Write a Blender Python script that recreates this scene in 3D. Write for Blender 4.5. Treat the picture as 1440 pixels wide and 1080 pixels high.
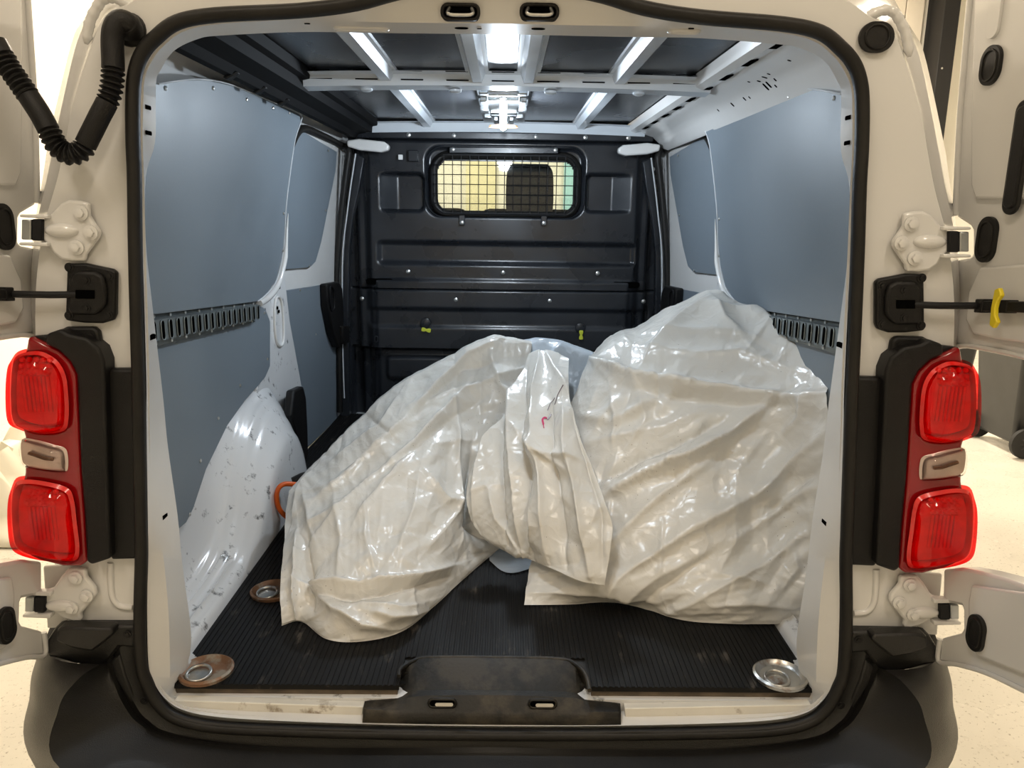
import bpy, bmesh, math, random
import numpy as np
from mathutils import Vector, Matrix
random.seed(7); rng = np.random.default_rng(7)
C = bpy.context.scene.collection
for o in list(bpy.data.objects): bpy.data.objects.remove(o)

# ------------------------------------------------------------------ camera
FPX = 1080.0
PITCH, YAW, ROLL = math.radians(12.42), math.radians(0.60), math.radians(-0.758)
CAM = np.array([0.013, -1.35, 1.53])
def cam_axes():
    cp, sp, cy, sy = math.cos(PITCH), math.sin(PITCH), math.cos(YAW), math.sin(YAW)
    fw = np.array([sy*cp, cy*cp, -sp]); ri = np.array([cy, -sy, 0.0]); dn = np.cross(fw, ri)
    cr, sr = math.cos(ROLL), math.sin(ROLL)
    return np.array([cr*ri + sr*dn, -sr*ri + cr*dn, fw])
AX = cam_axes()
cd = bpy.data.cameras.new('camera'); cam = bpy.data.objects.new('camera', cd); C.objects.link(cam)
cd.sensor_fit = 'HORIZONTAL'; cd.sensor_width = 36.0; cd.lens = FPX/1440*36.0; cd.clip_start = .02
m = Matrix.Identity(4)
for i in range(3):
    m[i][0] = AX[0][i]; m[i][1] = -AX[1][i]; m[i][2] = -AX[2][i]; m[i][3] = CAM[i]
cam.matrix_world = m
bpy.context.scene.camera = cam

# ------------------------------------------------------------------ world, big lights, exposure
W = bpy.data.worlds.new('world'); bpy.context.scene.world = W; W.use_nodes = True
W.node_tree.nodes['Background'].inputs[0].default_value = (1.0, .95, .88, 1)
W.node_tree.nodes['Background'].inputs[1].default_value = .15
vs = bpy.context.scene.view_settings
vs.view_transform = 'Standard'; vs.look = 'None'; vs.gamma = 1.0; vs.use_curve_mapping = False
vs.exposure = -0.12
WARM = (1.0, .865, .70)
CEIL_Z = 4.3
LAMP_SPOTS = [(-1.2, -2.2, 43), (1.2, -2.2, 43), (-2.6, 1.5, 20), (3.1, 1.5, 20), (-1.5, 5.3, 300), (2.5, 5.3, 300)]
COOL = (.78, .89, 1.0)
ROOF_LAMP_W = 22.0
REAR_LAMP_W = 7.0

# ------------------------------------------------------------------ measuring helper: point on a plane of the place seen at a spot of the photo
def ray(u, v): return AX.T @ np.array([(u-720)/FPX, (v-540)/FPX, 1.0])
def P(u, v, X=None, Y=None, Z=None):
    d = ray(u, v)
    if X is not None: t = (X-CAM[0])/d[0]
    elif Y is not None: t = (Y-CAM[1])/d[1]
    else: t = (Z-CAM[2])/d[2]
    return tuple(CAM + t*d)
def PL(u, v, q, n):
    d = ray(u, v); q = np.array(q, float); n = np.array(n, float)
    return tuple(CAM + d*np.dot(q-CAM, n)/np.dot(d, n))
def mir(p): return (-p[0], p[1], p[2])

# ------------------------------------------------------------------ materials
def mat(name, col, rough=.5, metal=0.0, coat=0.0, var=0.0, vscale=6.0, bump=0.0, bscale=60.0, dirt=None, dirt_scale=8.0, dirt_amt=.5, rvar=0.0, spec=None, stretch=None):
    m = bpy.data.materials.new(name); m.use_nodes = True
    nt = m.node_tree; b = nt.nodes['Principled BSDF']
    b.inputs['Base Color'].default_value = (*col, 1); b.inputs['Roughness'].default_value = rough
    b.inputs['Metallic'].default_value = metal; b.inputs['Coat Weight'].default_value = coat
    b.inputs['Coat Roughness'].default_value = .08
    if spec is not None: b.inputs['Specular IOR Level'].default_value = spec
    tc = nt.nodes.new('ShaderNodeTexCoord'); src = tc.outputs['Object']
    if stretch:
        mp = nt.nodes.new('ShaderNodeMapping'); mp.inputs['Scale'].default_value = stretch
        nt.links.new(src, mp.inputs[0]); src = mp.outputs[0]
    last = None
    if var or rvar:
        n = nt.nodes.new('ShaderNodeTexNoise'); n.inputs['Scale'].default_value = vscale; n.inputs['Detail'].default_value = 6
        nt.links.new(src, n.inputs['Vector'])
        if var:
            r = nt.nodes.new('ShaderNodeValToRGB')
            r.color_ramp.elements[0].position = .3; r.color_ramp.elements[1].position = .7
            r.color_ramp.elements[0].color = (*[c*(1-var) for c in col], 1); r.color_ramp.elements[1].color = (*[min(1, c*(1+var)) for c in col], 1)
            nt.links.new(n.outputs['Fac'], r.inputs[0]); nt.links.new(r.outputs[0], b.inputs['Base Color']); last = r.outputs[0]
        if rvar:
            q = nt.nodes.new('ShaderNodeMapRange'); q.inputs[1].default_value = .3; q.inputs[2].default_value = .7
            q.inputs[3].default_value = max(.02, rough-rvar); q.inputs[4].default_value = min(1, rough+rvar)
            nt.links.new(n.outputs['Fac'], q.inputs[0]); nt.links.new(q.outputs[0], b.inputs['Roughness'])
    if dirt is not None:
        n2 = nt.nodes.new('ShaderNodeTexNoise'); n2.inputs['Scale'].default_value = dirt_scale; n2.inputs['Detail'].default_value = 9; n2.inputs['Roughness'].default_value = .65
        nt.links.new(src, n2.inputs['Vector'])
        r2 = nt.nodes.new('ShaderNodeValToRGB'); r2.color_ramp.elements[0].position = 1-dirt_amt-.04; r2.color_ramp.elements[1].position = 1-dirt_amt+.06
        r2.color_ramp.elements[0].color = (0, 0, 0, 1); r2.color_ramp.elements[1].color = (1, 1, 1, 1)
        nt.links.new(n2.outputs['Fac'], r2.inputs[0])
        mx = nt.nodes.new('ShaderNodeMix'); mx.data_type = 'RGBA'
        nt.links.new(r2.outputs[0], mx.inputs[0])
        if last is not None: nt.links.new(last, mx.inputs[6])
        else: mx.inputs[6].default_value = (*col, 1)
        mx.inputs[7].default_value = (*dirt, 1)
        nt.links.new(mx.outputs[2], b.inputs['Base Color'])
    if bump:
        n3 = nt.nodes.new('ShaderNodeTexNoise'); n3.inputs['Scale'].default_value = bscale; n3.inputs['Detail'].default_value = 4
        nt.links.new(src, n3.inputs['Vector'])
        bp = nt.nodes.new('ShaderNodeBump'); bp.inputs['Strength'].default_value = bump; bp.inputs['Distance'].default_value = .004
        nt.links.new(n3.outputs['Fac'], bp.inputs['Height']); nt.links.new(bp.outputs[0], b.inputs['Normal'])
    return m
def emit(name, col, s):
    m = bpy.data.materials.new(name); m.use_nodes = True; b = m.node_tree.nodes['Principled BSDF']
    b.inputs['Base Color'].default_value = (*col, 1); b.inputs['Emission Color'].default_value = (*col, 1); b.inputs['Emission Strength'].default_value = s
    return m
def clear(name, tint, rough=.03, ior=1.45, const=None):          # thin tinted sheet: tinted see-through plus a mirror-like film
    m = bpy.data.materials.new(name); m.use_nodes = True; nt = m.node_tree; nt.nodes.clear()
    o = nt.nodes.new('ShaderNodeOutputMaterial'); t = nt.nodes.new('ShaderNodeBsdfTransparent'); t.inputs[0].default_value = (*tint, 1)
    g = nt.nodes.new('ShaderNodeBsdfGlossy'); g.inputs['Roughness'].default_value = rough
    f = nt.nodes.new('ShaderNodeFresnel'); f.inputs[0].default_value = ior
    x = nt.nodes.new('ShaderNodeMixShader')
    if const is None: nt.links.new(f.outputs[0], x.inputs[0])
    else: x.inputs[0].default_value = const
    nt.links.new(t.outputs[0], x.inputs[1]); nt.links.new(g.outputs[0], x.inputs[2]); nt.links.new(x.outputs[0], o.inputs[0])
    return m

paint = mat('white_paint', (.72, .71, .69), .22, coat=.4, var=.03, vscale=3, bump=.05, bscale=25)
paint_worn = mat('white_paint_worn', (.72, .72, .72), .22, coat=.4, var=.03, vscale=3, dirt=(.09, .09, .09), dirt_scale=24, dirt_amt=.368, bump=.15, bscale=14)
paint_scuffed = mat('white_paint_scuffed', (.68, .67, .65), .3, coat=.2, var=.05, vscale=5, dirt=(.12, .11, .10), dirt_scale=22, dirt_amt=.26)
sill_paint = mat('sill_paint', (.72, .69, .62), .35, var=.08, vscale=9, dirt=(.20, .14, .08), dirt_scale=14, dirt_amt=.40)
rubber = mat('seal_rubber', (.011, .010, .009), .5, spec=.3, var=.3, vscale=12, bump=.2, bscale=80)
plastic = mat('black_plastic', (.007, .0065, .0065), .42, spec=.28, var=.2, vscale=8, bump=.25, bscale=700)
bumper_m = mat('bumper_plastic', (.011, .0105, .010), .40, spec=.40, var=.35, vscale=5, bump=.25, bscale=500, rvar=.08)
tray_m = mat('tray_plastic', (.013, .012, .010), .5, spec=.3, var=.4, vscale=12, dirt=(.045, .038, .028), dirt_scale=7, dirt_amt=.5, bump=.25, bscale=120)
black_gloss = mat('bulkhead_black', (.017, .019, .023), .30, var=.25, vscale=5, rvar=.10, bump=.12, bscale=9)
black_matt = mat('dark_trim', (.006, .006, .007), .55, spec=.3, var=.2, vscale=4)
panel_m = mat('grey_blue_panel', (.165, .196, .224), .45, var=.05, vscale=3.0, rvar=.06, bump=.04, bscale=200)
panel_edge = mat('panel_edge', (.6, .62, .64), .5)
zinc = mat('galvanised_steel', (.42, .44, .45), .32, metal=1.0, var=.15, vscale=30)
zinc_dark = mat('rail_steel', (.20, .225, .23), .45, metal=.6, var=.2, vscale=20)
steel = mat('bolt_steel', (.62, .62, .60), .3, metal=.9)
roof_m = mat('roof_steel', (.085, .090, .100), .26, metal=.55, var=.08, vscale=2, rvar=.04)
rib_m = mat('roof_rib_paint', (.62, .66, .70), .22, coat=.3, var=.05)
rust = mat('rusty_steel', (.20, .10, .05), .55, metal=.4, var=.4, vscale=18, dirt=(.26, .22, .17), dirt_scale=20, dirt_amt=.45, bump=.3, bscale=60)
cupsteel = mat('worn_zinc', (.5, .49, .46), .3, metal=.9, var=.15, vscale=25, dirt=(.22, .11, .05), dirt_scale=16, dirt_amt=.40)
mat_m = mat('mat_rubber', (.0055, .0050, .0046), .62, spec=.22, var=.4, vscale=7, dirt=(.07, .06, .05), dirt_scale=26, dirt_amt=.36, rvar=.12, stretch=(1, .35, 1))
board_m = mat('board_edge', (.10, .075, .05), .7, var=.4, vscale=25)
hole_m = mat('hole_black', (.002, .002, .002), .9, spec=0)
yellow = mat('yellow_plastic', (.78, .62, .02), .4)
tagyellow = mat('lime_plastic', (.62, .66, .05), .4)
orange = mat('orange_rubber', (.75, .13, .02), .4, var=.1)
glass = clear('window_glass', (.85, .88, .87))
red_lens = clear('red_lens', (.92, .045, .04), .02, const=.045)
clear_lens = clear('clear_lens', (.93, .90, .88), .02)
red_in = mat('red_reflector', (.80, .012, .010), .25, coat=.6, var=.15, vscale=40)
red_dark = mat('red_lens_body', (.28, .003, .005), .15, coat=.3)
chrome_pink = mat('clear_lens_reflector', (.62, .50, .46), .25, metal=.6, var=.15, vscale=20)
seat_m = mat('seat_fabric', (.025, .025, .028), .8, var=.3, vscale=60)
tyre_m = mat('tyre', (.015, .015, .015), .7, bump=.2)
bin_m = mat('bin_plastic', (.022, .023, .024), .45, var=.2, vscale=6)
print_pink = mat('print_pink', (.62, .05, .16), .4)
print_grey = mat('print_grey', (.16, .12, .13), .4)

# ------------------------------------------------------------------ mesh helpers
class MB:
    def __init__(s): s.v = []; s.f = []; s.mi = []
    def add(s, v, f, k=0):
        n = len(s.v); s.v += [tuple(map(float, p)) for p in v]; s.f += [tuple(i+n for i in q) for q in f]; s.mi += [k]*len(f); return s
    def box(s, a, b, k=0):
        x0, y0, z0 = a; x1, y1, z1 = b
        return s.add([(x0,y0,z0),(x1,y0,z0),(x1,y1,z0),(x0,y1,z0),(x0,y0,z1),(x1,y0,z1),(x1,y1,z1),(x0,y1,z1)],
                     [(0,3,2,1),(4,5,6,7),(0,1,5,4),(1,2,6,5),(2,3,7,6),(3,0,4,7)], k)
    def prism(s, pts, off, k=0):
        n = len(pts); o = np.array(off, float)
        v = [tuple(p) for p in pts] + [tuple(np.array(p)+o) for p in pts]
        return s.add(v, [tuple(range(n-1, -1, -1)), tuple(range(n, 2*n))] + [(i, (i+1) % n, n+(i+1) % n, n+i) for i in range(n)], k)
    def grid(s, G, closed_u=False, closed_v=False, k=0):
        G = np.asarray(G, float); a, b = G.shape[:2]; f = []
        for i in range(a if closed_u else a-1):
            for j in range(b if closed_v else b-1):
                i2, j2 = (i+1) % a, (j+1) % b
                f.append((i*b+j, i2*b+j, i2*b+j2, i*b+j2))
        return s.add(G.reshape(-1, 3), f, k)
    def tube(s, path, r, n=10, closed=False, flat=1.0, cap=True, k=0):
        p = np.array(path, float); N = len(p); r = np.broadcast_to(np.array(r, float), (N,))
        t = np.zeros_like(p)
        for i in range(N):
            a = p[(i-1) % N] if closed or i > 0 else p[i]; b = p[(i+1) % N] if closed or i < N-1 else p[i]
            t[i] = (b-a)/(np.linalg.norm(b-a)+1e-12)
        up = np.array([0, 1, 0.0]) if abs(t[0][1]) < .8 else np.array([0, 0, 1.0])
        rings = []; nrm = up - t[0]*np.dot(up, t[0]); nrm /= np.linalg.norm(nrm)
        for i in range(N):
            nrm = nrm - t[i]*np.dot(nrm, t[i]); nrm /= np.linalg.norm(nrm)+1e-12
            bi = np.cross(t[i], nrm)
            rings.append([p[i] + r[i]*(math.cos(a)*nrm*flat + math.sin(a)*bi) for a in np.linspace(0, 2*math.pi, n, endpoint=False)])
        st = len(s.v); s.grid(np.array(rings), closed_u=closed, closed_v=True, k=k)
        if cap and not closed:
            s.f.append(tuple(range(st+n-1, st-1, -1))); s.f.append(tuple(range(st+(N-1)*n, st+N*n))); s.mi += [k, k]
        return s
    def lathe(s, prof, c, ax=(0, 0, 1), n=24, k=0, sx=1.0, sy=1.0):
        ax = np.array(ax, float); ax /= np.linalg.norm(ax)
        e = np.array([1, 0, 0.0]) if abs(ax[0]) < .8 else np.array([0, 1, 0.0])
        e1 = e-ax*np.dot(e, ax); e1 /= np.linalg.norm(e1); e2 = np.cross(ax, e1); c = np.array(c, float)
        G = [[c+h*ax+r*(sx*math.cos(a)*e1+sy*math.sin(a)*e2) for a in np.linspace(0, 2*math.pi, n, endpoint=False)] for r, h in prof]
        st = len(s.v); s.grid(np.array(G), closed_v=True, k=k)
        if prof[0][0] > 1e-5: s.f.append(tuple(range(st+n-1, st-1, -1))); s.mi.append(k)
        if prof[-1][0] > 1e-5: s.f.append(tuple(range(st+(len(prof)-1)*n, st+len(prof)*n))); s.mi.append(k)
        return s
    def mesh(s, name, mats, smooth=None):
        me = bpy.data.meshes.new(name); me.from_pydata(s.v, [], s.f)
        for q in (mats if isinstance(mats, (list, tuple)) else [mats]): me.materials.append(q)
        if any(s.mi): me.polygons.foreach_set('material_index', s.mi)
        bm = bmesh.new(); bm.from_mesh(me); bmesh.ops.recalc_face_normals(bm, faces=bm.faces); bm.to_mesh(me); bm.free()
        if smooth is not None:
            me.polygons.foreach_set('use_smooth', [True]*len(me.polygons)); me.set_sharp_from_angle(angle=math.radians(smooth))
        me.update(); return me
    def build(s, name, mats, parent=None, smooth=None, bevel=0, seg=2):
        me = s.mesh(name, mats, smooth); return link(name, me, parent, bevel, seg)
def link(name, me, parent=None, bevel=0, seg=2, loc=None, rot=None):
    o = bpy.data.objects.new(name, me); C.objects.link(o); o.parent = parent
    if loc is not None: o.location = loc
    if rot is not None: o.rotation_euler = rot
    if bevel:
        b = o.modifiers.new('bevel', 'BEVEL'); b.width = bevel; b.segments = seg; b.limit_method = 'ANGLE'; b.angle_limit = math.radians(35); b.harden_normals = False
        me.polygons.foreach_set('use_smooth', [True]*len(me.polygons)); me.set_sharp_from_angle(angle=math.radians(50))
    return o
def empty(name, loc=(0, 0, 0)):
    o = bpy.data.objects.new(name, None); C.objects.link(o); o.location = loc; o.empty_display_size = .1; return o
def tag(o, label=None, cat=None, group=None, kind=None):
    if label: o['label'] = label
    if cat: o['category'] = cat
    if group: o['group'] = group
    if kind: o['kind'] = kind
    return o
def catmull(pts, per=6, closed=False):
    p = np.array(pts, float); n = len(p); out = []
    for i in range(n if closed else n-1):
        if closed: a, b, c, d = p[(i-1) % n], p[i], p[(i+1) % n], p[(i+2) % n]
        else: a, b, c, d = p[max(i-1, 0)], p[i], p[i+1], p[min(i+2, n-1)]
        for t in np.linspace(0, 1, per, endpoint=False):
            out.append(.5*((2*b)+(-a+c)*t+(2*a-5*b+4*c-d)*t*t+(-a+3*b-3*c+d)*t**3))
    if not closed: out.append(p[-1])
    return np.array(out)
def catgrid(G, pu, pv):
    G = np.array(G, float); A = np.array([catmull(r, pv) for r in G])
    return np.array([catmull(A[:, j], pu) for j in range(A.shape[1])]).transpose(1, 0, 2)
def rrect(x0, y0, x1, y1, r, n=5):
    out = []
    for cx, cy, a0 in ((x1-r, y1-r, 0), (x0+r, y1-r, 90), (x0+r, y0+r, 180), (x1-r, y0+r, 270)):
        for i in range(n+1):
            a = math.radians(a0+90*i/n); out.append((cx+r*math.cos(a), cy+r*math.sin(a)))
    return out
def pill(c, w, h, n=8):                       # stadium outline round c
    r = min(w, h)/2; return rrect(c[0]-w/2, c[1]-h/2, c[0]+w/2, c[1]+h/2, r*.999, n)
def sstep(x, a, b):
    t = np.clip((x-a)/(b-a), 0, 1); return t*t*(3-2*t)

# shared little meshes (axis +Z is the outward direction)
def dome_mesh(name, r, h, m, hexh=0):
    b = MB()
    if hexh:
        b.lathe([(0, 0), (r*1.35, 0), (r*1.35, h*.35), (r*1.0, h*.42)], (0, 0, 0), n=16)
        b.lathe([(r*.86, h*.35), (r*.86, h), (r*.6, h*1.08), (0, h*1.08)], (0, 0, 0), n=6)
    else: b.lathe([(r, 0), (r*.92, h*.55), (r*.55, h*.9), (0, h)], (0, 0, 0), n=10)
    return b.mesh(name, m, 40)
screw_me = dome_mesh('screw', .0052, .003, steel)
bigbolt_me = dome_mesh('bolt', .0095, .010, paint, 1)
bolt_me = dome_mesh('bolt', .0105, .006, steel)
bscrew_me = dome_mesh('screw', .006, .004, plastic, 1)
def place(name, me, p, n, parent):
    o = link(name, me, parent); q = Vector(n).to_track_quat('Z', 'Y')
    o.rotation_mode = 'QUATERNION'; o.rotation_quaternion = q; o.location = p; return o

# ================================================================== THE GARAGE
RX0, RX1, RY0, RY1 = -3.6, 5.4, -5.2, 7.6
wall_m = mat('garage_wall', (.80, .775, .70), .7, var=.02, vscale=1.2)
ceil_m = mat('garage_ceiling', (.72, .70, .66), .8)
floor_m = mat('epoxy_floor', (.70, .665, .58), .28, var=.05, vscale=2.5, dirt=(.20, .17, .12), dirt_scale=75, dirt_amt=.375, rvar=.06)
def struct(name, b, m): o = b.build(name, m); o['kind'] = 'structure'; return o
struct('floor', MB().box((RX0, RY0, -.1), (RX1, RY1, 0)), floor_m)
struct('ceiling', MB().box((RX0, RY0, CEIL_Z), (RX1, RY1, CEIL_Z+.1)), ceil_m)
struct('wall_left', MB().box((RX0-.1, RY0, 0), (RX0, RY1, CEIL_Z)), wall_m)
struct('wall_right', MB().box((RX1, RY0, 0), (RX1+.1, RY1, CEIL_Z)), wall_m)
struct('wall_front', MB().box((RX0, RY0-.1, 0), (RX1, RY0, CEIL_Z)), wall_m)
struct('wall_back', MB().box((RX0, RY1, 0), (RX1, RY1+.1, CEIL_Z)), wall_m)
tube_m = emit('tube_light', (1.0, .90, .76), 6.0)
lamp_body = mat('lamp_housing', (.75, .75, .73), .4)
for i, (x, y, w) in enumerate(LAMP_SPOTS):
    t = empty('ceiling_lamp', (x, y, CEIL_Z))
    tag(t, ['ceiling tube lamp above and behind the left rear door', 'ceiling tube lamp above and behind the right rear door', 'ceiling tube lamp over the left flank of the van',
            'ceiling tube lamp over the right flank of the van', 'ceiling tube lamp ahead of the van on the left', 'ceiling tube lamp ahead of the van on the right'][i], 'lamp', 'ceiling tube lamps')
    MB().box((-.09, -.75, -.06), (.09, .75, 0)).build('housing', lamp_body, t, bevel=.01)
    for k in (-.045, .045): MB().tube([(k, -.72, -.085), (k, .72, -.085)], .018, 10).build('tube', tube_m, t, 40)
    L = bpy.data.lights.new('tube_light', 'AREA'); L.shape = 'RECTANGLE'; L.size = .3; L.size_y = 1.5; L.energy = w; L.color = WARM
    lo = bpy.data.objects.new('tube_light', L); C.objects.link(lo); lo.parent = t; lo.location = (0, 0, -.11)

# panels, post and door strips on the far wall
def wallthing(name, x0, x1, z0, z1, m, label, cat, th=.04, group=None):
    b = MB().box((x0, RY1-th, z0), (x1, RY1, z1)); o = b.build(name, m, bevel=.004); return tag(o, label, cat, group)
pale_yellow = mat('pale_yellow_board', (.78, .72, .48), .6, var=.03)
pale_blue = mat('pale_blue_board', (.36, .66, .72), .5)
wallthing('wall_board', -.44, -.10, .6, 3.0, pale_yellow, 'pale yellow upright board on far wall seen through cab window', 'board')
wallthing('wall_board', .66, .86, .6, 3.0, pale_blue, 'light blue upright board on far wall seen through cab window', 'board')
pxa, pxb = P(1319, 60, Y=RY1-.3)[0], P(1341, 60, Y=RY1-.3)[0]
post = empty('door_post', ((pxa+pxb)/2, RY1-.3, 0)); tag(post, 'dark steel upright post on far wall right of the van', 'post')
w = pxb-pxa
MB().box((-w/2, -.05, 0), (w/2, .3, CEIL_Z)).build('post_body', mat('dark_steel', (.010, .010, .011), .5, spec=.3), post, bevel=.006)
for z in (1.9, 2.5, 3.1): place('bolt', bolt_me, (-w*.2, -.05, z), (0, -1, 0), post)
MB().box((-w/2-.05, -.09, 2.02), (-w/2+.03, -.05, 2.12)).build('latch', lamp_body, post, bevel=.006)
lg = mat('cream_cladding', (.72, .67, .58), .55)
cl = empty('wall_cladding', (pxa-.55, RY1, 0)); tag(cl, 'cream ribbed cladding panel left of the dark post', 'wall panel')
for k in range(5): MB().box((-.5+k*.2, -.05, 0), (-.5+k*.2+.19, 0, CEIL_Z)).build('board', lg, cl, bevel=.006)

# wheelie bin on the right
bx, by = 3.62, 3.75
wb = empty('wheelie_bin', (bx, by, 0)); tag(wb, 'black wheeled rubbish bin on the floor right of the van', 'bin')
def taper(x0, x1, y0, y1, X0, X1, Y0, Y1, z0, z1):
    return MB().add([(x0,y0,z0),(x1,y0,z0),(x1,y1,z0),(x0,y1,z0),(X0,Y0,z1),(X1,Y0,z1),(X1,Y1,z1),(X0,Y1,z1)],
                    [(0,3,2,1),(4,5,6,7),(0,1,5,4),(1,2,6,5),(2,3,7,6),(3,0,4,7)])
taper(-.20, .28, -.20, .22, -.27, .34, -.27, .30, .07, .98).build('bin_body', bin_m, wb, bevel=.03, seg=3)
taper(-.29, .36, -.29, .33, -.26, .33, -.27, .30, .985, 1.05).build('lid', bin_m, wb, bevel=.015)
MB().tube([(-.30, -.22, .98), (-.36, -.22, 1.0), (-.36, .24, 1.0), (-.30, .24, .98)], .018, 8).build('handle', bin_m, wb, 40)
MB().tube([(-.17, -.31, .1), (-.17, .30, .1)], .012, 8).build('axle', steel, wb, 40)
for yy in (-.27, .25):
    wh = MB().lathe([(.045, -.02), (.075, -.024), (.10, -.015), (.10, .015), (.075, .024), (.045, .02)], (-.17, yy, .10), (0, 1, 0), 28).build('wheel', tyre_m, wb, 40)
    hb = MB().lathe([(0, -.026), (.02, -.026), (.022, -.018), (.05, -.012), (.05, .012), (0, .026)], (-.17, yy, .10), (0, 1, 0), 24)
    for k in range(8):
        a = k*math.pi/4; e = np.array([math.cos(a), 0, math.sin(a)])*.048
        hb.tube([(-.17, yy-.02, .10), tuple(np.array([-.17, yy-.018, .10])+e)], .006, 6)
    hb.build('hub', bin_m, wh, 40)
# a second bin behind it
w2 = empty('wheelie_bin', (3.55, 5.0, 0)); tag(w2, 'black wheeled bin standing farther back behind the first bin', 'bin')
taper(-.20, .28, -.20, .22, -.27, .34, -.27, .30, .05, .98).build('bin_body', bin_m, w2, bevel=.03, seg=3)
taper(-.29, .36, -.29, .33, -.26, .33, -.27, .30, .985, 1.05).build('lid', bin_m, w2, bevel=.015)
MB().lathe([(.045, -.02), (.075, -.024), (.10, -.015), (.10, .015), (.075, .024), (.045, .02)], (-.17, -.27, .10), (0, 1, 0), 20).build('wheel', tyre_m, w2, 40)
# crumpled sheet heap on the floor at the left
G = []
for i in range(22):
    row = []
    for j in range(18):
        x = -3.45 + 1.25*i/21; y = 1.95 + 1.1*j/17
        e = min(i, 21-i, j, 17-j)
        z = .012 + (.16+.10*math.sin(i*1.1+j*.5)+.07*math.sin(j*1.7-i*.6)+.05*rng.random())*float(sstep(np.array(e), 0, 4))
        row.append((x, y, max(z, .012)))
    G.append(row)
o = MB().grid(G).build('plastic_sheeting', mat('cream_sheet', (.76, .72, .60), .4, var=.05), None, 60)
sm = o.modifiers.new('solid', 'SOLIDIFY'); sm.thickness = .006
tag(o, 'crumpled cream plastic sheeting heaped on floor left of the van', 'plastic sheet')

# ================================================================== THE VAN
van = empty('cargo_van'); tag(van, 'white panel van with open rear doors and grey lined load space', 'van')

# ---- loops of the rear aperture (left half, key points top centre -> round -> bottom centre)
S_px = [(702,-30),(576,-14),(500,5),(420,15),(305,21),(250,31),(219,53),(200,75),(190,103),(187,139),(187,194),(189,250),(190,332),(192,427),(195,538),(196,593),(198,727),(199,780),(197,863),(199,933),(207,960),(222,988),(250,1010),(305,1022),(400,1027),(550,1031),(695,1033)]
C_px = [(702,-18),(576,-4),(500,14),(420,24),(307,31),(256,41),(227,61),(210,82),(199,108),(197,140),(196,194),(198,250),(200,332),(203,427),(206,538),(206,593),(208,727),(208,780),(207,863),(209,935),(216,958),(230,980),(256,998),(305,1008),(400,1014),(550,1019),(695,1021)]
D_px = [(702,33),(576,32),(480,30),(415,28),(308,33),(258,43),(229,63),(212,84),(202,110),(199,141),(198,195),(200,250),(202,332),(206,427),(211,560),(213,627),(221,727),(230,785),(237,863),(239,930),(239,960),(240,980),(256,987),(305,990),(400,993),(550,997),(695,999)]
E_px = [(703,48),(576,47),(500,46),(421,45),(311,50),(278,55),(244,72),(225,100),(220,112),(219,138),(218,200),(205,250),(205,338),(214,427),(229,556),(236,627),(250,727),(256,790),(268,880),(268,915),(250,940)]
def half(px, Y):
    q = [np.array(P(u, v, Y=y)) for (u, v), y in zip(px, Y if hasattr(Y, '__len__') else [Y]*len(px))]
    q[0][0] = 0.0
    if len(px) == 27: q[-1][0] = 0.0
    return q
N = 27
S3 = half(S_px, 0.0); C3 = half(C_px, .004)
D3 = half(D_px, [.03]*20+[.035, .045]+[.05]*5)
E3 = half(E_px, .11)
E3 += [np.array([D3[k][0]*.98, .12, .575]) for k in range(21, 27)]
E3[20] = np.array([D3[20][0]*.99, .11, .60])
def both(h):                                # closed loop: left half then mirrored right half
    a = catmull(h, 5); b = a[1:-1][::-1].copy(); b[:, 0] *= -1; return np.vstack([a, b])
F3 = []
for k in range(N):
    x, y, z = E3[k]
    if k < 7: F3.append(np.array([x*1.05, .15, 1.935]))
    elif k < 10: F3.append(np.array([-.72, .24, min(1.88, z+.04)]))
    elif k < 20: F3.append(np.array([-.80, .15, z]))
    else: F3.append(np.array([x*1.02, .2, .57]))
rear_in = MB().grid(np.array([both(C3), both(D3), both(E3), both(F3)]), closed_v=True)
rear_in.build('aperture_lining', paint_scuffed, van, 30)
# rear outer face
XO = lambda z: np.interp(z, [.5,.75,1.1,1.3,1.46,1.56,1.763,1.834,1.895,1.95,2.0], [.875,.875,.875,.872,.85,.814,.749,.72,.67,.56,.3])
zs = [1.99,1.988,1.985,1.98,1.955,1.93,1.90,1.86,1.81]+[None]*18
O3, G1, G2 = [], [], []
for k in range(N):
    z = zs[k] if zs[k] else S3[k][2]
    if k <= 4: x = S3[k][0]*1.02; x1, x2, z1, z2 = x, x, z-.03, z-.045
    elif k <= 19:
        x = -XO(z); dx = [0,0,0,0,0,.02,.028,.033,.035][k] if k < 9 else np.interp(z, [.6,1.2,1.35,1.6], [.03,.024,.026,.035])
        x1, x2 = x+dx, x+dx+.016; z1, z2 = z-(.03 if k < 7 else .012 if k < 9 else 0), z-(.045 if k < 7 else .02 if k < 9 else 0)
    else: x = S3[k][0]*1.08; z = S3[k][2]-.06; x1 = x2 = x; z1, z2 = z+.02, z+.04
    O3.append(np.array([x, .075, z])); G1.append(np.array([x1, .045, z1])); G2.append(np.array([x2, .018, z2]))
S_out = [p + np.array([0, .018, 0]) for p in S3]
MID = [(.25*np.array(S_out[k])+.75*G2[k]) for k in range(N)]
rear_out = MB().grid(np.array([both(O3), both(G1), both(G2), both(MID), both(S_out), both([c+np.array([0, .012, 0]) for c in C3])]), closed_v=True)
rear_out.build('rear_frame', paint, van, 28)
# rubber seal
sl = both(S3); MB().tube(sl, .0115, 10, closed=True, flat=1.25).build('door_seal', rubber, van, 60)
lip = both([.55*a+.45*b + np.array([0, -.006, 0]) for a, b in zip(S3, C3)])
MB().tube(lip, .0055, 6, closed=True).build('seal_lip', rubber, van, 60)

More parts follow.
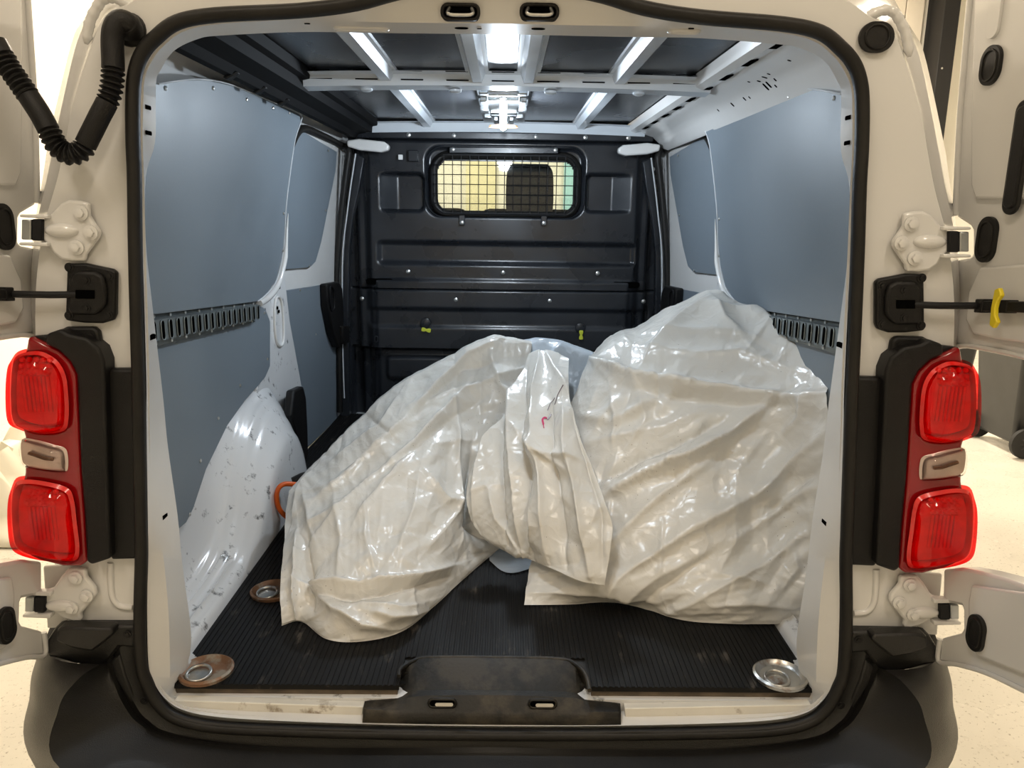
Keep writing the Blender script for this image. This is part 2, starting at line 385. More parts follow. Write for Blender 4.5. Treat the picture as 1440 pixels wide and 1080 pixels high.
# ---- outer skin, cab and wheels
prof = [(.86,.42),(.92,.55),(.945,.9),(.945,1.15),(.92,1.4),(.86,1.65),(.79,1.84),(.70,1.945),(.55,1.985),(.28,2.0)]
ring = [(-x, z) for x, z in prof] + [(0, 2.003)] + [(x, z) for x, z in reversed(prof)]
def section(Y, k=1.0): return [(x*k, Y, z) for x, z in ring]
skin = MB().grid(np.array([section(.235), section(.6), section(1.4), section(2.9)]))
skin.build('body_shell', paint, van, 30)
pz, px_ = [q[1] for q in prof], [q[0] for q in prof]
oc = catmull(O3[:20], 5); tgt = []
for q in oc:
    if q[2] > 1.88 or abs(q[0]) < .6:
        x_ = q[0]*1.04; tgt.append((x_, .24, np.interp(abs(x_), px_[::-1], pz[::-1])-.0005 if abs(x_) > .28 else 2.0025-.003*abs(x_)/.28))
    else: tgt.append((-(np.interp(q[2], pz, px_)-.0005), .24, q[2]))
tgt = np.array(tgt); oc2 = np.vstack([oc[::-1]*[-1, 1, 1], oc[1:]]); tg2 = np.vstack([tgt[::-1]*[-1, 1, 1], tgt[1:]])
MB().grid(np.array([oc2, oc2*.5+tg2*.5+np.array([0, -.03, 0])+(tg2-oc2)*[.08, 0, .2], tg2])).build('rear_corner_skin', paint, van, 40)
low = [(-x, z) for x, z in prof[:4]]
for s in (-1, 1):
    g = np.array([[(-s*x, Y, z) for x, z in low] for Y in (2.9, 3.4, 3.95)]); MB().grid(g).build('cab_door_skin', paint, van, 30)
    g = [(s*.944, 2.92, 1.16), (s*.944, 3.9, 1.16), (s*.83, 3.5, 1.74), (s*.83, 2.92, 1.74)]
    MB().prism(g, (-s*.004, 0, 0)).build('side_window', glass, van)
    MB().tube([(s*.94, 4.0, 1.16), (s*.80, 3.42, 1.82), (s*.72, 3.3, 1.93)], .045, 8).build('windscreen_pillar', paint, van, 60)
MB().grid(np.array([[(x, Y, z-.05*(Y-2.9)) for x, z in ring if z > 1.7] for Y in (2.9, 3.1, 3.35)])).build('cab_roof', paint, van, 30)
MB().box((-.72, 2.3, 1.885), (.72, 3.3, 1.90)).build('cab_headlining', mat('headliner', (.20, .20, .20), .9), van)
MB().prism([(-.72, 3.34, 1.92), (.72, 3.34, 1.92), (.86, 4.05, 1.15), (-.86, 4.05, 1.15)], (0, .005, .005)).build('windscreen', glass, van)
MB().grid(np.array([[(x, 4.0, 1.17) for x in np.linspace(-.93, .93, 9)], [(x, 4.5, 1.08-.08*abs(x)) for x in np.linspace(-.9, .9, 9)], [(x, 4.82, .85) for x in np.linspace(-.8, .8, 9)], [(x, 4.9, .55) for x in np.linspace(-.8, .8, 9)], [(x, 4.85, .3) for x in np.linspace(-.8, .8, 9)]])).build('bonnet', paint, van, 40)
MB().box((-.85, 3.55, .5), (.85, 4.0, 1.12)).build('dashboard', black_matt, van, bevel=.05)
for s in (-1, 1):
    g = np.array([[(s*.945, 3.95, z) for z in (.42, .8, 1.15)], [(s*.92, 4.4, z) for z in (.42, .75, 1.05)], [(s*.82, 4.85, z) for z in (.35, .6, .85)]]); MB().grid(g).build('front_wing', paint, van, 40)
    for Y in (.86, 3.95):
        wq = MB().lathe([(.20, -.10), (.29, -.11), (.33, -.08), (.335, 0), (.33, .08), (.29, .11), (.20, .10)], (s*.80, Y, .335), (1, 0, 0), 32).build('wheel', tyre_m, van, 40)
        MB().lathe([(0, -.03), (.10, -.05), (.20, -.09), (.205, .09), (0, .05)], (s*.80, Y, .335), (1, 0, 0), 24).build('rim', zinc, wq, 40)
# seats in the cab
def seat(x0, x1):
    st = MB()
    st.box((x0, 2.62, 1.0), (x1, 2.80, 1.56)); o = st.build('seat_back', seat_m, van, bevel=.05, seg=3); return o
seat(-.75, -.18); s2 = seat(-.12, .72)
hr = catgrid([[(x*k+.13*1.0, 2.60+dy, z) for x in (-.115, -.1, 0, .1, .115)] for k, dy, z in ((.9, .03, 1.50), (1.02, 0, 1.56), (1.03, -.005, 1.66), (.98, .0, 1.74), (.8, .035, 1.775), (.78, .09, 1.775), (.9, .12, 1.70), (.9, .12, 1.5))], 4, 4)
MB().grid(hr).build('headrest', seat_m, van, 60)

# ---- load floor, mat, sill
MB().box((-.84, .05, .52), (.84, 2.95, .560)).build('cargo_floor', paint_worn, van)
MB().prism([(-.668, .062, .560), (-.20, .062, .560), (-.20, .155, .560), (.20, .155, .560), (.20, .062, .560), (.668, .062, .560), (.668, .8, .560), (.70, 2.25, .560), (-.70, 2.25, .560), (-.668, .8, .560)], (0, 0, .012)).build('floor_board', board_m, van)
def matprof(x0, x1, pitch=.0115):
    n = int((x1-x0)/pitch); out = []
    for i in range(n):
        a = x0+(x1-x0)*i/n; p = (x1-x0)/n
        out += [(a, 0), (a+.40*p, 0), (a+.46*p, .0018), (a+.94*p, .0018)]
    out.append((x1, 0)); return out
mb = MB()
for x0, x1, ya in ((-.664, -.196, .058), (-.196, .196, .162), (.196, .664, .058)):
    pr = matprof(x0, x1)
    def xx(x, Y): return x
    G = [[(xx(x, ya), ya, .573) for x, h in pr]] + [[(xx(x, Y), Y, .583+h) for x, h in pr] for Y in (ya, ya+.004, .9, 1.5, 2.24)]
    mb.grid(np.array(G))
for sg in (-1, 1):
    pr = matprof(.664, .80); 
    G = [[(sg*(.664+(x-.664)*k), Y, .5835+h) for x, h in pr] for Y, k in ((1.262, 1.0), (1.6, .92), (2.0, .82), (2.24, .80))]
    mb.grid(np.array(G))
o = mb.build('rubber_mat', mat_m); tag(o, 'black ribbed rubber mat covering the van load floor', 'mat')

# sill strip pieces and loading tray
for s in (-1, 1):
    pts = [mir(P(u, v, Y=.03)) if s > 0 else P(u, v, Y=.03) for u, v in ((245,985),(511,994),(509,1017),(300,1008),(262,1000),(246,992))]
    MB().prism(pts, (0, .02, 0)).build('sill_strip', sill_paint, van, bevel=.002)
rows = []
r0 = [(563,942),(581,931),(602,926),(694,926),(786,928),(810,936),(824,951)]
r1 = [(560,956),(577,944),(600,940),(694,940),(788,942),(814,948),(828,964)]
r2 = [(556,980),(575,975),(598,972),(694,972),(790,974),(815,978),(832,985)]
r3 = [(513,988),(562,985),(596,980),(694,979),(795,982),(828,988),(872,991)]
r4 = [(511,998),(560,1000),(596,1001),(694,1002),(795,1003),(830,1002),(873,1002)]
r5 = [(510,1016),(560,1017),(596,1018),(694,1019),(795,1020),(830,1020),(873,1020)]
def trow(px, **k): return [P(u, v, **k) for u, v in px]
T = [[(p[0], p[1], p[2]-.03) for p in trow(r0, Z=.590)], trow(r0, Z=.594), trow(r1, Y=.115), trow(r2, Y=.07), trow(r3, Y=.045), trow(r4, Y=.022), trow(r5, Y=.008)]
T = np.array([catmull(r, 5) for r in T])
tray = MB().grid(T).build('loading_tray', tray_m, van, 35)
sm = tray.modifiers.new('solid', 'SOLIDIFY'); sm.thickness = .003; sm.offset = -1
MB().box((-.206, .088, .555), (.206, .178, .5675)).build('tray_flange', tray_m, tray)
MB().box((-.198, .110, .560), (.198, .166, .579)).build('tray_flange', tray_m, tray)
rim = catmull([P(u, v-1, Z=.594) for u, v in [(561,952)]+r0+[(829,972)]], 6)
MB().tube(rim, .0045, 8).build('tray_rim', tray_m, tray, 60)
for cx, cy in ((622, 988), (763, 989)):
    c = P(cx, cy, Y=.026)
    MB().tube([(c[0]+a, c[1]-.001+.0*b, c[2]+b) for a, b in pill((0, 0), .054, .017)], .0032, 6, closed=True).build('slot_rim', tray_m, tray, 60)
    MB().prism([(c[0]+a, c[1]-.003, c[2]+b) for a, b in pill((0, 0), .050, .013)], (0, .004, 0)).build('slot_opening', hole_m, tray)
    MB().prism([(c[0]+a, c[1]-.0045, c[2]+b) for a, b in pill((.004, -.002), .036, .007)], (0, .002, 0)).build('sill_behind_slot', sill_paint, tray)

# lashing eyes sunk in the floor
def lashing(px, py, m1, r=.055):
    c = P(px, py, Z=.588)
    cup = MB().lathe([(r, -.004), (r*1.02, .003), (r*.93, .006), (r*.86, .001), (r*.70, -.006), (r*.3, -.008), (0, -.008)], (c[0], c[1], .589), (0, 0, 1), 36).build('lashing_cup', m1, van, 50)
    MB().lathe([(r*.40, -.006), (r*.38, .001), (r*.15, .004), (0, .004)], (c[0]-.011, c[1]-.012, .587), (0, 0, 1), 24).build('plate', cupsteel, cup, 40)
    MB().tube([(c[0]-.011+r*.44*math.cos(a), c[1]-.012+r*.44*math.sin(a), .590+.003*math.sin(a)) for a in np.linspace(0, 2*math.pi, 26, endpoint=False)], .0035, 8, closed=True).build('ring', cupsteel, cup, 60)
lashing(290, 943, rust); lashing(1097, 950, cupsteel); lashing(384, 831, rust)

# ---- inner side walls
nU = np.array([1, 0, -.05/.6])              # upper lining panel plane, left: X = -.75 + .0833 (z-1.25)
qU = (-.75, 0, 1.25)
def side(pts, s): return [mir(p) if s > 0 else tuple(p) for p in pts]
up_px = [(222,118),(255,113),(290,112),(330,121),(380,142),(421,160),(423,170),(415,195),(408,240),(402,290),(400,330),(396,365),(388,395),(376,412),(362,424),(220,442)]
up3 = [PL(u, v, qU, nU) for u, v in up_px]
zt, zb = up3[0][2]-.004, up3[-1][2]
xu = lambda z: -.75+.0833*(z-1.25)
up3 = up3 + [(xu(zb), .14, zb+.03), (xu(1.5), .14, 1.5), (xu(zt), .14, zt)]
low_px = [(362,426),(374,436),(380,452),(380,515),(373,531),(345,563),(320,598),(290,660),(272,715),(262,735),(250,745)]
low3 = [P(u, v, X=-.77) for u, v in low_px]
low3 = low3 + [(-.77, .14, .80), (-.77, .14, 1.29)]
nD = np.array([1, -.05, -.0488]); qD = (-.800, 1.30, .96)
blank_px = [(428,186),(474,214),(472,240),(462,290),(452,340),(444,368),(436,376),(398,379)]
blank3 = [PL(u, v, qD, nD) for u, v in blank_px]
blank3 += [(-.80+.0488*(blank3[-1][2]-.96), 1.3, blank3[-1][2]), (-.80+.0488*(blank3[0][2]-.96), 1.3, blank3[0][2])]
dl_px = [(404,408),(462,399),(466,402),(474,420),(475,560),(474,590)]
dl3 = [PL(u, v, qD, nD) for u, v in dl_px]; dl3 += [(-.815+.05*(dl3[-1][1]-1.3), dl3[-1][1], .58), (-.815, 1.3, .58), (-.80+.0488*(dl3[0][2]-.96), 1.3, dl3[0][2])]
up_scr = [(233,124),(300,124),(347,140),(384,152),(407,159),(399,300),(398,352)]
low_scr = [(372,440),(376,505),(338,542),(307,588),(282,648),(267,723)]
for s in (-1, 1):
    ins = lambda d: (-s*d, 0, 0)
    # white pressed wall behind the lining
    g = [[(-.815, Y, .56), (-.815, Y, 1.1), (-.80, Y, 1.3), (-.775, Y, 1.6), (-.735, Y, 1.86), (-.70, Y, 1.93)] for Y in (.24, .7, 1.32)]
    MB().grid(np.array([side(r, s) for r in g])).build('inner_wall', paint, van, 40)
    p = MB().prism(side(up3, s), ins(-.006)).build('lining_panel', panel_m, van, bevel=.0015)
    MB().tube(side([(q[0]+.001, q[1], q[2]) for q in catmull(up3[:15], 4)], s), .0020, 6).build('edge_trim', panel_edge, p, 60)
    for u, v in up_scr: place('screw', screw_me, side([PL(u, v, np.array(qU)+(.001, 0, 0), nU)], s)[0], (-s, 0, 0), p)
    p = MB().prism(side(low3, s), ins(-.006)).build('lining_panel', panel_m, van, bevel=.0015)
    for u, v in low_scr: place('screw', screw_me, side([P(u, v, X=-.769)], s)[0], (-s, 0, 0), p)
    # lashing rail
    def rl(u, v): return np.array(P(u, v, X=-.755))
    A0, A1, B0, B1 = rl(218, 441), rl(362, 424), rl(222, 487), rl(360, 453)
    A0 = A1+(A0-A1)*1.22; B0 = B1+(B0-B1)*1.22
    def rq(t, w, d=0): a = A1+(A0-A1)*t; b = B1+(B0-B1)*t; q = a+(b-a)*w; return (q[0]+d, q[1], q[2])
    secs = [(0, -.006), (.16, -.006), (.20, .008), (.78, .008), (.82, -.006), (1, -.006)]
    rail = MB().grid(np.array([side([rq(t, w, d) for w, d in secs], s) for t in np.linspace(0, 1, 12)]))
    rail = rail.build('lashing_rail', zinc_dark, van, 25)
    sm = rail.modifiers.new('solid', 'SOLIDIFY'); sm.thickness = .003
    for i in range(20):
        t = .03+i*.049; c = np.array(rq(t, .5, .0125))
        ov = [(c[0], c[1]+a, c[2]+b) for a, b in pill((0, 0), .017, .044, 5)]
        MB().tube(side(ov, s), .0015, 5, closed=True).build('slot_lip', zinc_dark, rail, 60)
        MB().prism(side([(q[0]+.0008, q[1], q[2]) for q in ov], s), ins(-.003)).build('slot', hole_m, rail)
        if i % 2 == 0:
            for wv in (.08, .91): place('screw', screw_me, side([rq(t+.01, wv, -.002)], s)[0], (-s, 0, 0), rail)
    # pillar between lining and sliding door
    cp_px = [(398,360),(401,388),(408,450),(417,500),(426,550),(432,610),(420,640),(360,600),(366,420),(388,398)]
    cp3 = [P(u, v, X=-.777) for u, v in cp_px]
    pil = MB().prism(side(cp3, s), ins(-.02)).build('centre_pillar', paint_worn, van, bevel=.008, seg=3)
    ch = [P(u, v, X=-.774) for u, v in ((388,420),(396,424),(399,470),(396,486),(389,480),(386,450))]
    MB().tube(side(catmull(ch, 5, True), s), .005, 8, closed=True).build('pressed_channel', paint, pil, 60)
    for u, v in ((390,433),(392,438),(386,404),(393,404)):
        c = P(u, v, X=-.773); MB().prism(side([(c[0], c[1]+a, c[2]+b) for a, b in pill((0, 0), .016, .012, 4)], s), ins(.0015)).build('pillar_hole', hole_m, pil)
    # flange that curls round the lower front corner of the upper panel
    fl = catmull([PL(u, v, np.array(qU)+(-.004, 0, 0), nU) for u, v in ((405,300),(402,340),(399,366),(391,398),(379,416),(364,427))], 6)
    MB().tube(side(fl, s), [.001+.011*min(1, i/11) for i in range(len(fl))], 8).build('pillar_flange', paint, pil, 60)
    # sliding door inner skin, blanking panel, seal
    dz = lambda z, Y: -.812+.05*(Y-1.3)+.0488*(z-.96)
    g = [[(dz(z, Y), Y, z) for z in (.57, .9, 1.3, 1.34, 1.7, 1.86, 1.93)] for Y in (1.30, 1.7, 2.13, 2.34)]
    dr = MB().grid(np.array([side(r, s) for r in g])).build('sliding_door_skin', paint, van, 40)
    bl = MB().prism(side(blank3, s), ins(-.005)).build('window_blank', panel_m, van, bevel=.001)
    for u, v in ((462,212),(458,296),(435,374)):
        c = PL(u, v, np.array(qD)+(.004, 0, 0), nD); place('clip', screw_me, side([c], s)[0], (-s, 0, 0), bl)
    dp = MB().prism(side(dl3, s), ins(-.005)).build('door_panel', panel_m, van, bevel=.0015)
    for u, v in ((422,408),(456,401),(470,440),(444,470),(471,520)):
        c = PL(u, v, np.array(qD)+(.001, 0, 0), nD); place('screw', screw_me, side([c], s)[0], (-s, 0, 0), dp)
    sp = catmull([PL(u, v, np.array(qD)+(.0, 0, 0), nD) for u, v in ((394,300),(402,232),(415,192),(428,181),(452,190),(478,203))]+[P(u, v, Y=2.14) for u, v in ((490,212),(487,240),(482,280),(477,331),(473,388),(475,440),(477,500),(478,579))], 5)
    MB().tube(side(sp, s), .014, 8).build('sliding_door_seal', rubber, van, 60)
    sp = catmull([P(u, v, Y=2.17) for u, v in ((500,216),(493,262),(488,300),(482,351),(481,420),(482,500),(484,560))], 5)
    MB().tube(side(sp, s), .004, 6).build('door_edge_flange', panel_edge, van, 60)
    # door handle and the runner cover on the arch
    hp = [PL(u, v, np.array(qD)+(.0, 0, 0), nD) for u, v in ((449,399),(466,396),(471,405),(473,440),(472,484),(466,489),(458,470),(450,430))]
    hd = MB().prism(side(hp, s), ins(.035)).build('door_handle', plastic, van, bevel=.008, seg=3)
    gr = [PL(u, v, np.array(qD)+(.038, 0, 0), nD) for u, v in ((464,404),(469,407),(470,432),(466,436),(464,420))]
    MB().tube(side(catmull(gr, 4, True), s), .004, 6, closed=True).build('grip_recess', black_matt, hd, 60)
    lc = [PL(u, v, np.array(qD)+(.02, 0, 0), nD) for u, v in ((473,458),(482,458),(483,482),(474,484))]
    MB().prism(side(lc, s), ins(.03)).build('door_latch', plastic, van, bevel=.006)
    rc = [P(u, v, X=-.72) for u, v in ((414,549),(427,543),(431,560),(433,600),(434,640),(430,655),(417,610),(410,585))]
    MB().prism(side(rc, s), ins(-.03)).build('runner_cover', plastic, van, bevel=.008, seg=3)
    # wheel arch and ledge behind it
    Ys = np.concatenate([np.linspace(.12, .45, 26), np.linspace(.46, 1.36, 76)])
    Wl = lambda Y: np.interp(Y, [.12,.36,.43,.52,.61,.70,.80,.94,1.10,1.20,1.27,1.32,1.36], [.76,.76,.765,.785,.855,.892,.925,.958,.978,.970,.90,.72,.57])
    Il = lambda Y: np.interp(Y, [.12,.40,.58,.66,.74,.84,.95,1.05,1.13,1.19,1.22,1.25,1.36], [.597,.600,.605,.64,.72,.80,.845,.845,.81,.72,.62,.565,.56])
    ker = lambda f, Y: np.mean([f(Y+d) for d in np.linspace(-.035, .035, 9)], axis=0)
    T_ = np.linspace(0, 1, 22); G = []
    for Y in Ys:
        w, i_ = ker(Wl, Y), ker(Il, Y); row = []
        for t in T_:
            x = -.80+.118*t; kq = float(sstep(np.array(Y), .42, .95)); z = i_+.022*(1-t)*(1-kq)+(w-i_)*((1-kq)*(1-t)**7+kq*(1-t**1.5))
            if Y < .66:
                for c_ in (.36, .58, .80): z += .010*math.exp(-((t-c_)/.04)**2)*float(sstep(Y, .15, .2))*(1-float(sstep(Y, .50, .62)))
            dent = .008*math.sin(9*Y+5*t)*math.sin(23*t+7*Y) if Y > .6 else 0
            row.append((x, Y, z+dent*t*(1-t)*2))
        for d, q in ((.126, .012), (.131, .03), (.134, .06)): row.append((-.80+d, Y, max(.566, i_-q)))
        row.append((-.80+.136, Y, .562)); G.append(row)
    MB().grid(np.array([side(r, s) for r in G])).build('wheel_arch', paint_worn, van, 50)

# ---- roof
MB().box((-.655, .15, 1.928), (.655, 2.32, 1.938)).build('roof_sheet', roof_m, van)
def rib(x, w, y0, y1, d=.028):
    b = MB(); pr = [(-w/2-.012, 1.928), (-w/2-.010, 1.922), (-w/2, 1.922), (-w*.28, 1.928-d), (w*.28, 1.928-d), (w/2, 1.922), (w/2+.010, 1.922), (w/2+.012, 1.928)]
    b.grid(np.array([[(x+a, y, z) for a, z in pr] for y in (y0, y1)])); return b
for x in (-.335, .335):
    for y0, y1 in ((.12, .985), (1.09, 2.22)): rib(x, .05, y0, y1).build('roof_rib', rib_m, van)
for x in (-.073, .073): rib(x, .045, .12, .985, .03).build('roof_rib', rib_m, van)
def bow(y, wdt, x, z=1.888):
    b = MB(); n = 15
    pr = [(-.045, 1.924), (-.012, 1.920), (0, z+.012), (.004, z+.004), (wdt-.008, z), (wdt, z+.012), (wdt+.006, 1.92), (wdt+.03, 1.924)]
    b.grid(np.array([[(xx, y+a, zz-.010*(xx/x)**2) for a, zz in pr] for xx in np.linspace(-x, x, n)]))
    return b.build('roof_bow', rib_m, van, 25)
b1 = bow(.99, .07, .60); b2 = bow(2.18, .06, .62, 1.880)
for bb, y in ((b1, .985), (b1, .952)):
    for k in range(9):
        x = -.52+k*.13; MB().box((x-.032, y-.002, 1.9025 if y > .97 else 1.9212), (x+.032, y+.002, 1.9055 if y > .97 else 1.9228)).build('bow_slot', hole_m, bb)
for x in (-.40, -.14, .14, .40):
    MB().lathe([(.018, 0), (.018, -.006), (.01, -.010), (0, -.010)], (x, 1.04, 1.887), (0, 0, 1), 14).build('bow_clip', rib_m, b1, 40)
# right: bare roof rail with holes
rr = [(.545, 1.925), (.555, 1.896), (.575, 1.888), (.60, 1.893), (.625, 1.882), (.66, 1.872), (.685, 1.85), (.71, 1.80), (.722, 1.74)]
rail = MB().grid(np.array([[(x, y, z) for x, z in (rr if y < 1.31 else rr[:-2]+[(.700, 1.822), (.712, 1.812)])] for y in (.13, .7, 1.3, 1.34, 2.2)])).build('roof_side_rail', paint, van, 30)
def on_rail(u, v):
    best = None
    for a, b in zip(rr[:-1], rr[1:]):
        n = (b[1]-a[1], 0, -(b[0]-a[0])); q = PL(u, v, (a[0], 0, a[1]), n)
        if min(a[0], b[0])-.004 <= q[0] <= max(a[0], b[0])+.004 and min(a[1], b[1])-.004 <= q[2] <= max(a[1], b[1])+.004 and .1 < q[1] < 2.3:
            nn = np.array(n)/np.linalg.norm(n); nn = nn if np.dot(nn, ray(u, v)) < 0 else -nn; best = (np.array(q), nn); break
    return best
for u, v, w, h in ((1070,115,.010,.022),(1076,109,.008,.018),(1077,122,.010,.024),(1081,119,.010,.022),(1081,104,.007,.009),(1090,112,.007,.010),(1091,121,.007,.010),(1110,85,.007,.009),(1053,115,.007,.008),(1030,147,.010,.016),(1047,139,.008,.014),(1054,137,.006,.009),(1010,155,.007,.010)):
    r = on_rail(u, v)
    if r is None: continue
    q, nn = r; e1 = np.array([0, 1, 0]); e2 = np.cross(nn, e1)
    MB().prism([tuple(q+nn*.0008+e1*a+e2*b) for a, b in pill((0, 0), w, h, 4)], tuple(-nn*.002)).build('rail_hole', hole_m, rail)
for k in range(9):
    y = .35+k*.2; MB().box((.578, y, 1.8885), (.596, y+.08, 1.8915)).build('rail_slot', hole_m, rail)
# left: black moulded trim along the roof
lt = [(-.545, 1.925), (-.552, 1.902), (-.572, 1.898), (-.575, 1.872), (-.598, 1.872), (-.632, 1.866), (-.645, 1.848), (-.668, 1.848), (-.690, 1.868), (-.712, 1.872)]
trim = MB().grid(np.array([[(x, y, z-.0*y) for x, z in lt] for y in np.linspace(.20, 2.16, 8)])).build('roof_side_trim', mat('roof_trim_black', (.004, .004, .0045), .75, spec=.12), van, 25)
for y in (.62, .84, 1.06):
    MB().prism([(-.668, y-.018, 1.843), (-.668, y+.018, 1.843), (-.640, y+.010, 1.860), (-.640, y-.010, 1.860)], (.008, 0, -.006)).build('trim_clip', plastic, trim, bevel=.003)
wire = catmull([(-.70, .20, 1.80), (-.695, .22, 1.77), (-.69, .25, 1.765), (-.685, .26, 1.79)], 5); MB().tube(wire, .002, 5).build('loose_wire', black_matt, trim, 60)
# white stub brackets where the front bow meets the bulkhead
for s in (-1, 1):
    p0 = [P(u, v, Y=2.12) for u, v in ((487,197),(505,195),(540,199),(547,204),(546,211),(536,214),(505,211),(488,206))]
    MB().prism(side(p0, s), (0, .05, 0)).build('roof_bracket', paint, van, bevel=.008, seg=3)

# ---- interior lamp
lb = MB(); lampo = None
base = MB().box((-.085, 1.10, 1.905), (.085, 2.0, 1.924)).build('lamp_bracket', zinc, van, bevel=.004)
for k, (x, y, w_, h_) in enumerate([(-.06, 1.14, .03, .02), (.06, 1.14, .03, .02), (-.065, 1.32, .025, .03), (.065, 1.32, .025, .03), (-.068, 1.55, .03, .04), (.068, 1.55, .03, .04), (-.06, 1.75, .03, .03), (.06, 1.75, .03, .03), (-.03, 1.86, .02, .05), (.03, 1.86, .02, .05)]):
    MB().box((x-w_/2, y-h_, 1.888), (x+w_/2, y+h_, 1.907)).build('bracket_tab', zinc, base, bevel=.004)
for y in (1.2, 1.3, 1.64, 1.72): MB().box((-.05, y-.012, 1.893), (.05, y+.012, 1.908)).build('bracket_rib', zinc, base, bevel=.003)
MB().lathe([(.012, 0), (.014, -.012), (.010, -.016), (0, -.016)], (0, 1.22, 1.905), (0, 0, 1), 16).build('lamp_stud', steel, base, 40)
MB().tube(catmull([(0, 1.40, 1.898), (0, 1.42, 1.872), (0, 1.46, 1.845), (0, 1.50, 1.832)], 4), [.012]*13, 14).build('bulb', emit('bulb_glow', (.86, .94, 1.0), 45.0), base, 60)
MB().lathe([(.052, 0), (.05, .006), (.02, .010), (0, .010)], (0, 1.52, 1.834), (0, 0, 1), 24, sy=.55).build('lamp_socket', mat('amber_socket', (.65, .25, .10), .35), base, 40)
MB().lathe([(.0, -.02), (.012, -.014), (.014, 0), (.014, .02), (0, .02)], (0, 1.98, 1.885), (0, 0, 1), 14).build('lamp_plug', black_matt, base, 40)
pl = bpy.data.lights.new('roof_lamp_light', 'POINT'); pl.energy = ROOF_LAMP_W; pl.color = COOL; pl.shadow_soft_size = .03
po = bpy.data.objects.new('roof_lamp_light', pl); C.objects.link(po); po.parent = van; po.location = (0, 1.45, 1.80)

rl_ = MB().box((-.06, .20, 1.905), (.06, .24, 1.928)).build('rear_lamp', lamp_body, van, bevel=.004)
MB().box((-.052, .204, 1.899), (.052, .236, 1.906)).build('lamp_lens', emit('lens_glow', (.86, .94, 1.0), 3.0), rl_, bevel=.002)
pl = bpy.data.lights.new('rear_lamp_light', 'AREA'); pl.shape = 'RECTANGLE'; pl.size = .10; pl.size_y = .03; pl.energy = REAR_LAMP_W; pl.color = COOL
po = bpy.data.objects.new('rear_lamp_light', pl); C.objects.link(po); po.parent = van; po.location = (0, .22, 1.896); po.rotation_euler = (math.radians(42), 0, 0)

# ---- bulkhead
BY = 2.25
def bx_(u, v): q = P(u, v, Y=BY); return q[0], q[2]
def rbox(Xg, Zg, r0, r1, rad):
    (x0, z1), (x1, z0) = bx_(*r0), bx_(*r1)
    cx, cz, hx, hz = (x0+x1)/2, (z0+z1)/2, abs(x1-x0)/2-rad, abs(z1-z0)/2-rad
    qx, qz = np.abs(Xg-cx)-hx, np.abs(Zg-cz)-hz
    return np.hypot(np.maximum(qx, 0), np.maximum(qz, 0))+np.minimum(np.maximum(qx, qz), 0)-rad
xs = np.linspace(-.79, .79, 262); zz = np.linspace(.545, 1.915, 230)
Xg, Zg = np.meshgrid(xs, zz, indexing='ij'); D = np.zeros_like(Xg)
def recess(r0, r1, rad, depth, soft): global D; D = D + depth*(1-sstep(rbox(Xg, Zg, r0, r1, rad), -soft, 0))
recess((596,203), (822,309), .07, .030, .022)
for a, b, ux0, ux1 in (((530,241),(598,299),532,558), ((823,243),(890,301),888,862)):
    xa, xb = bx_(ux0, 270)[0], bx_(ux1, 270)[0]
    D = D + .05*(1-sstep(rbox(Xg, Zg, a, b, .03), -.016, 0))*np.clip((Xg-xa)/(xb-xa), 0, 1)
recess((528,336), (895,378), .03, .022, .028)
recess((490,404), (930,413), .005, .016, .008)
recess((515,430), (915,466), .03, .012, .022)
recess((490,488), (930,700), .01, .05, .012)
recess((540,500), (900,540), .03, -.02, .02)
D += .025*sstep(np.abs(Xg), .60, .64) + .04*sstep(np.abs(Xg), .665, .685) + .03*sstep(Zg, 1.845, 1.86)
D += .010*(1-sstep(Zg, 1.22, 1.24))*(1-sstep(np.abs(Xg), .58, .60))*-1
hole = rbox(Xg, Zg, (614,224), (807,300), .055)
G = np.stack([Xg, BY+D-.006*np.cos(Xg*2.0), Zg], -1)
b = MB(); n0, n1 = G.shape[:2]; ff = []
inside = hole < 0
for i in range(n0-1):
    for j in range(n1-1):
        if not (inside[i, j] and inside[i+1, j] and inside[i, j+1] and inside[i+1, j+1]): ff.append((i*n1+j, (i+1)*n1+j, (i+1)*n1+j+1, i*n1+j+1))
b.add(G.reshape(-1, 3), ff); bulk = b.build('bulkhead', black_gloss, van, 60)
(wx0, wz1), (wx1, wz0) = bx_(609, 217), bx_(811, 304)
ringp = rrect(wx0, wz0, wx1, wz1, .07, 8)
MB().tube([(x, BY+.018, z) for x, z in ringp], .019, 8, closed=True).build('window_surround', rubber, bulk, 60)
(ex0, ez1), (ex1, ez0) = bx_(598, 205), bx_(821, 308)
MB().tube([(x, BY+.0, z) for x, z in rrect(ex0, ez0, ex1, ez1, .085, 8)], .0035, 6, closed=True).build('window_edge', black_gloss, bulk, 60)
MB().prism([(x, BY+.032, z) for x, z in rrect(wx0, wz0, wx1, wz1, .07, 6)], (0, .004, 0)).build('window_pane', glass, bulk)
for u, v in ((574,382),(707.4,383.5),(840.4,384.5),(509,420),(641,421.6),(773,423.3),(905,424)):
    q = P(u, v, Y=BY-.012); place('bolt', bolt_me, q, (0, -1, 0), bulk)
for u, v in ((500,236),(482,371),(483,406),(486,470),(487,535),(918,238),(932,375),(933,410)):
    q = P(u, v, Y=BY+.02); place('bolt', bolt_me, q, (0, -1, 0), bulk)
for (u0, v0), (u1, v1) in (((515,391),(553,400)), ((861,396),(899,405))):
    (x0, z1), (x1, z0) = bx_(u0, v0), bx_(u1, v1)
    MB().prism([(x, BY-.0095, z) for x, z in rrect(x0, z0, x1, z1, .012, 4)], (0, .003, 0)).build('slot', hole_m, bulk)
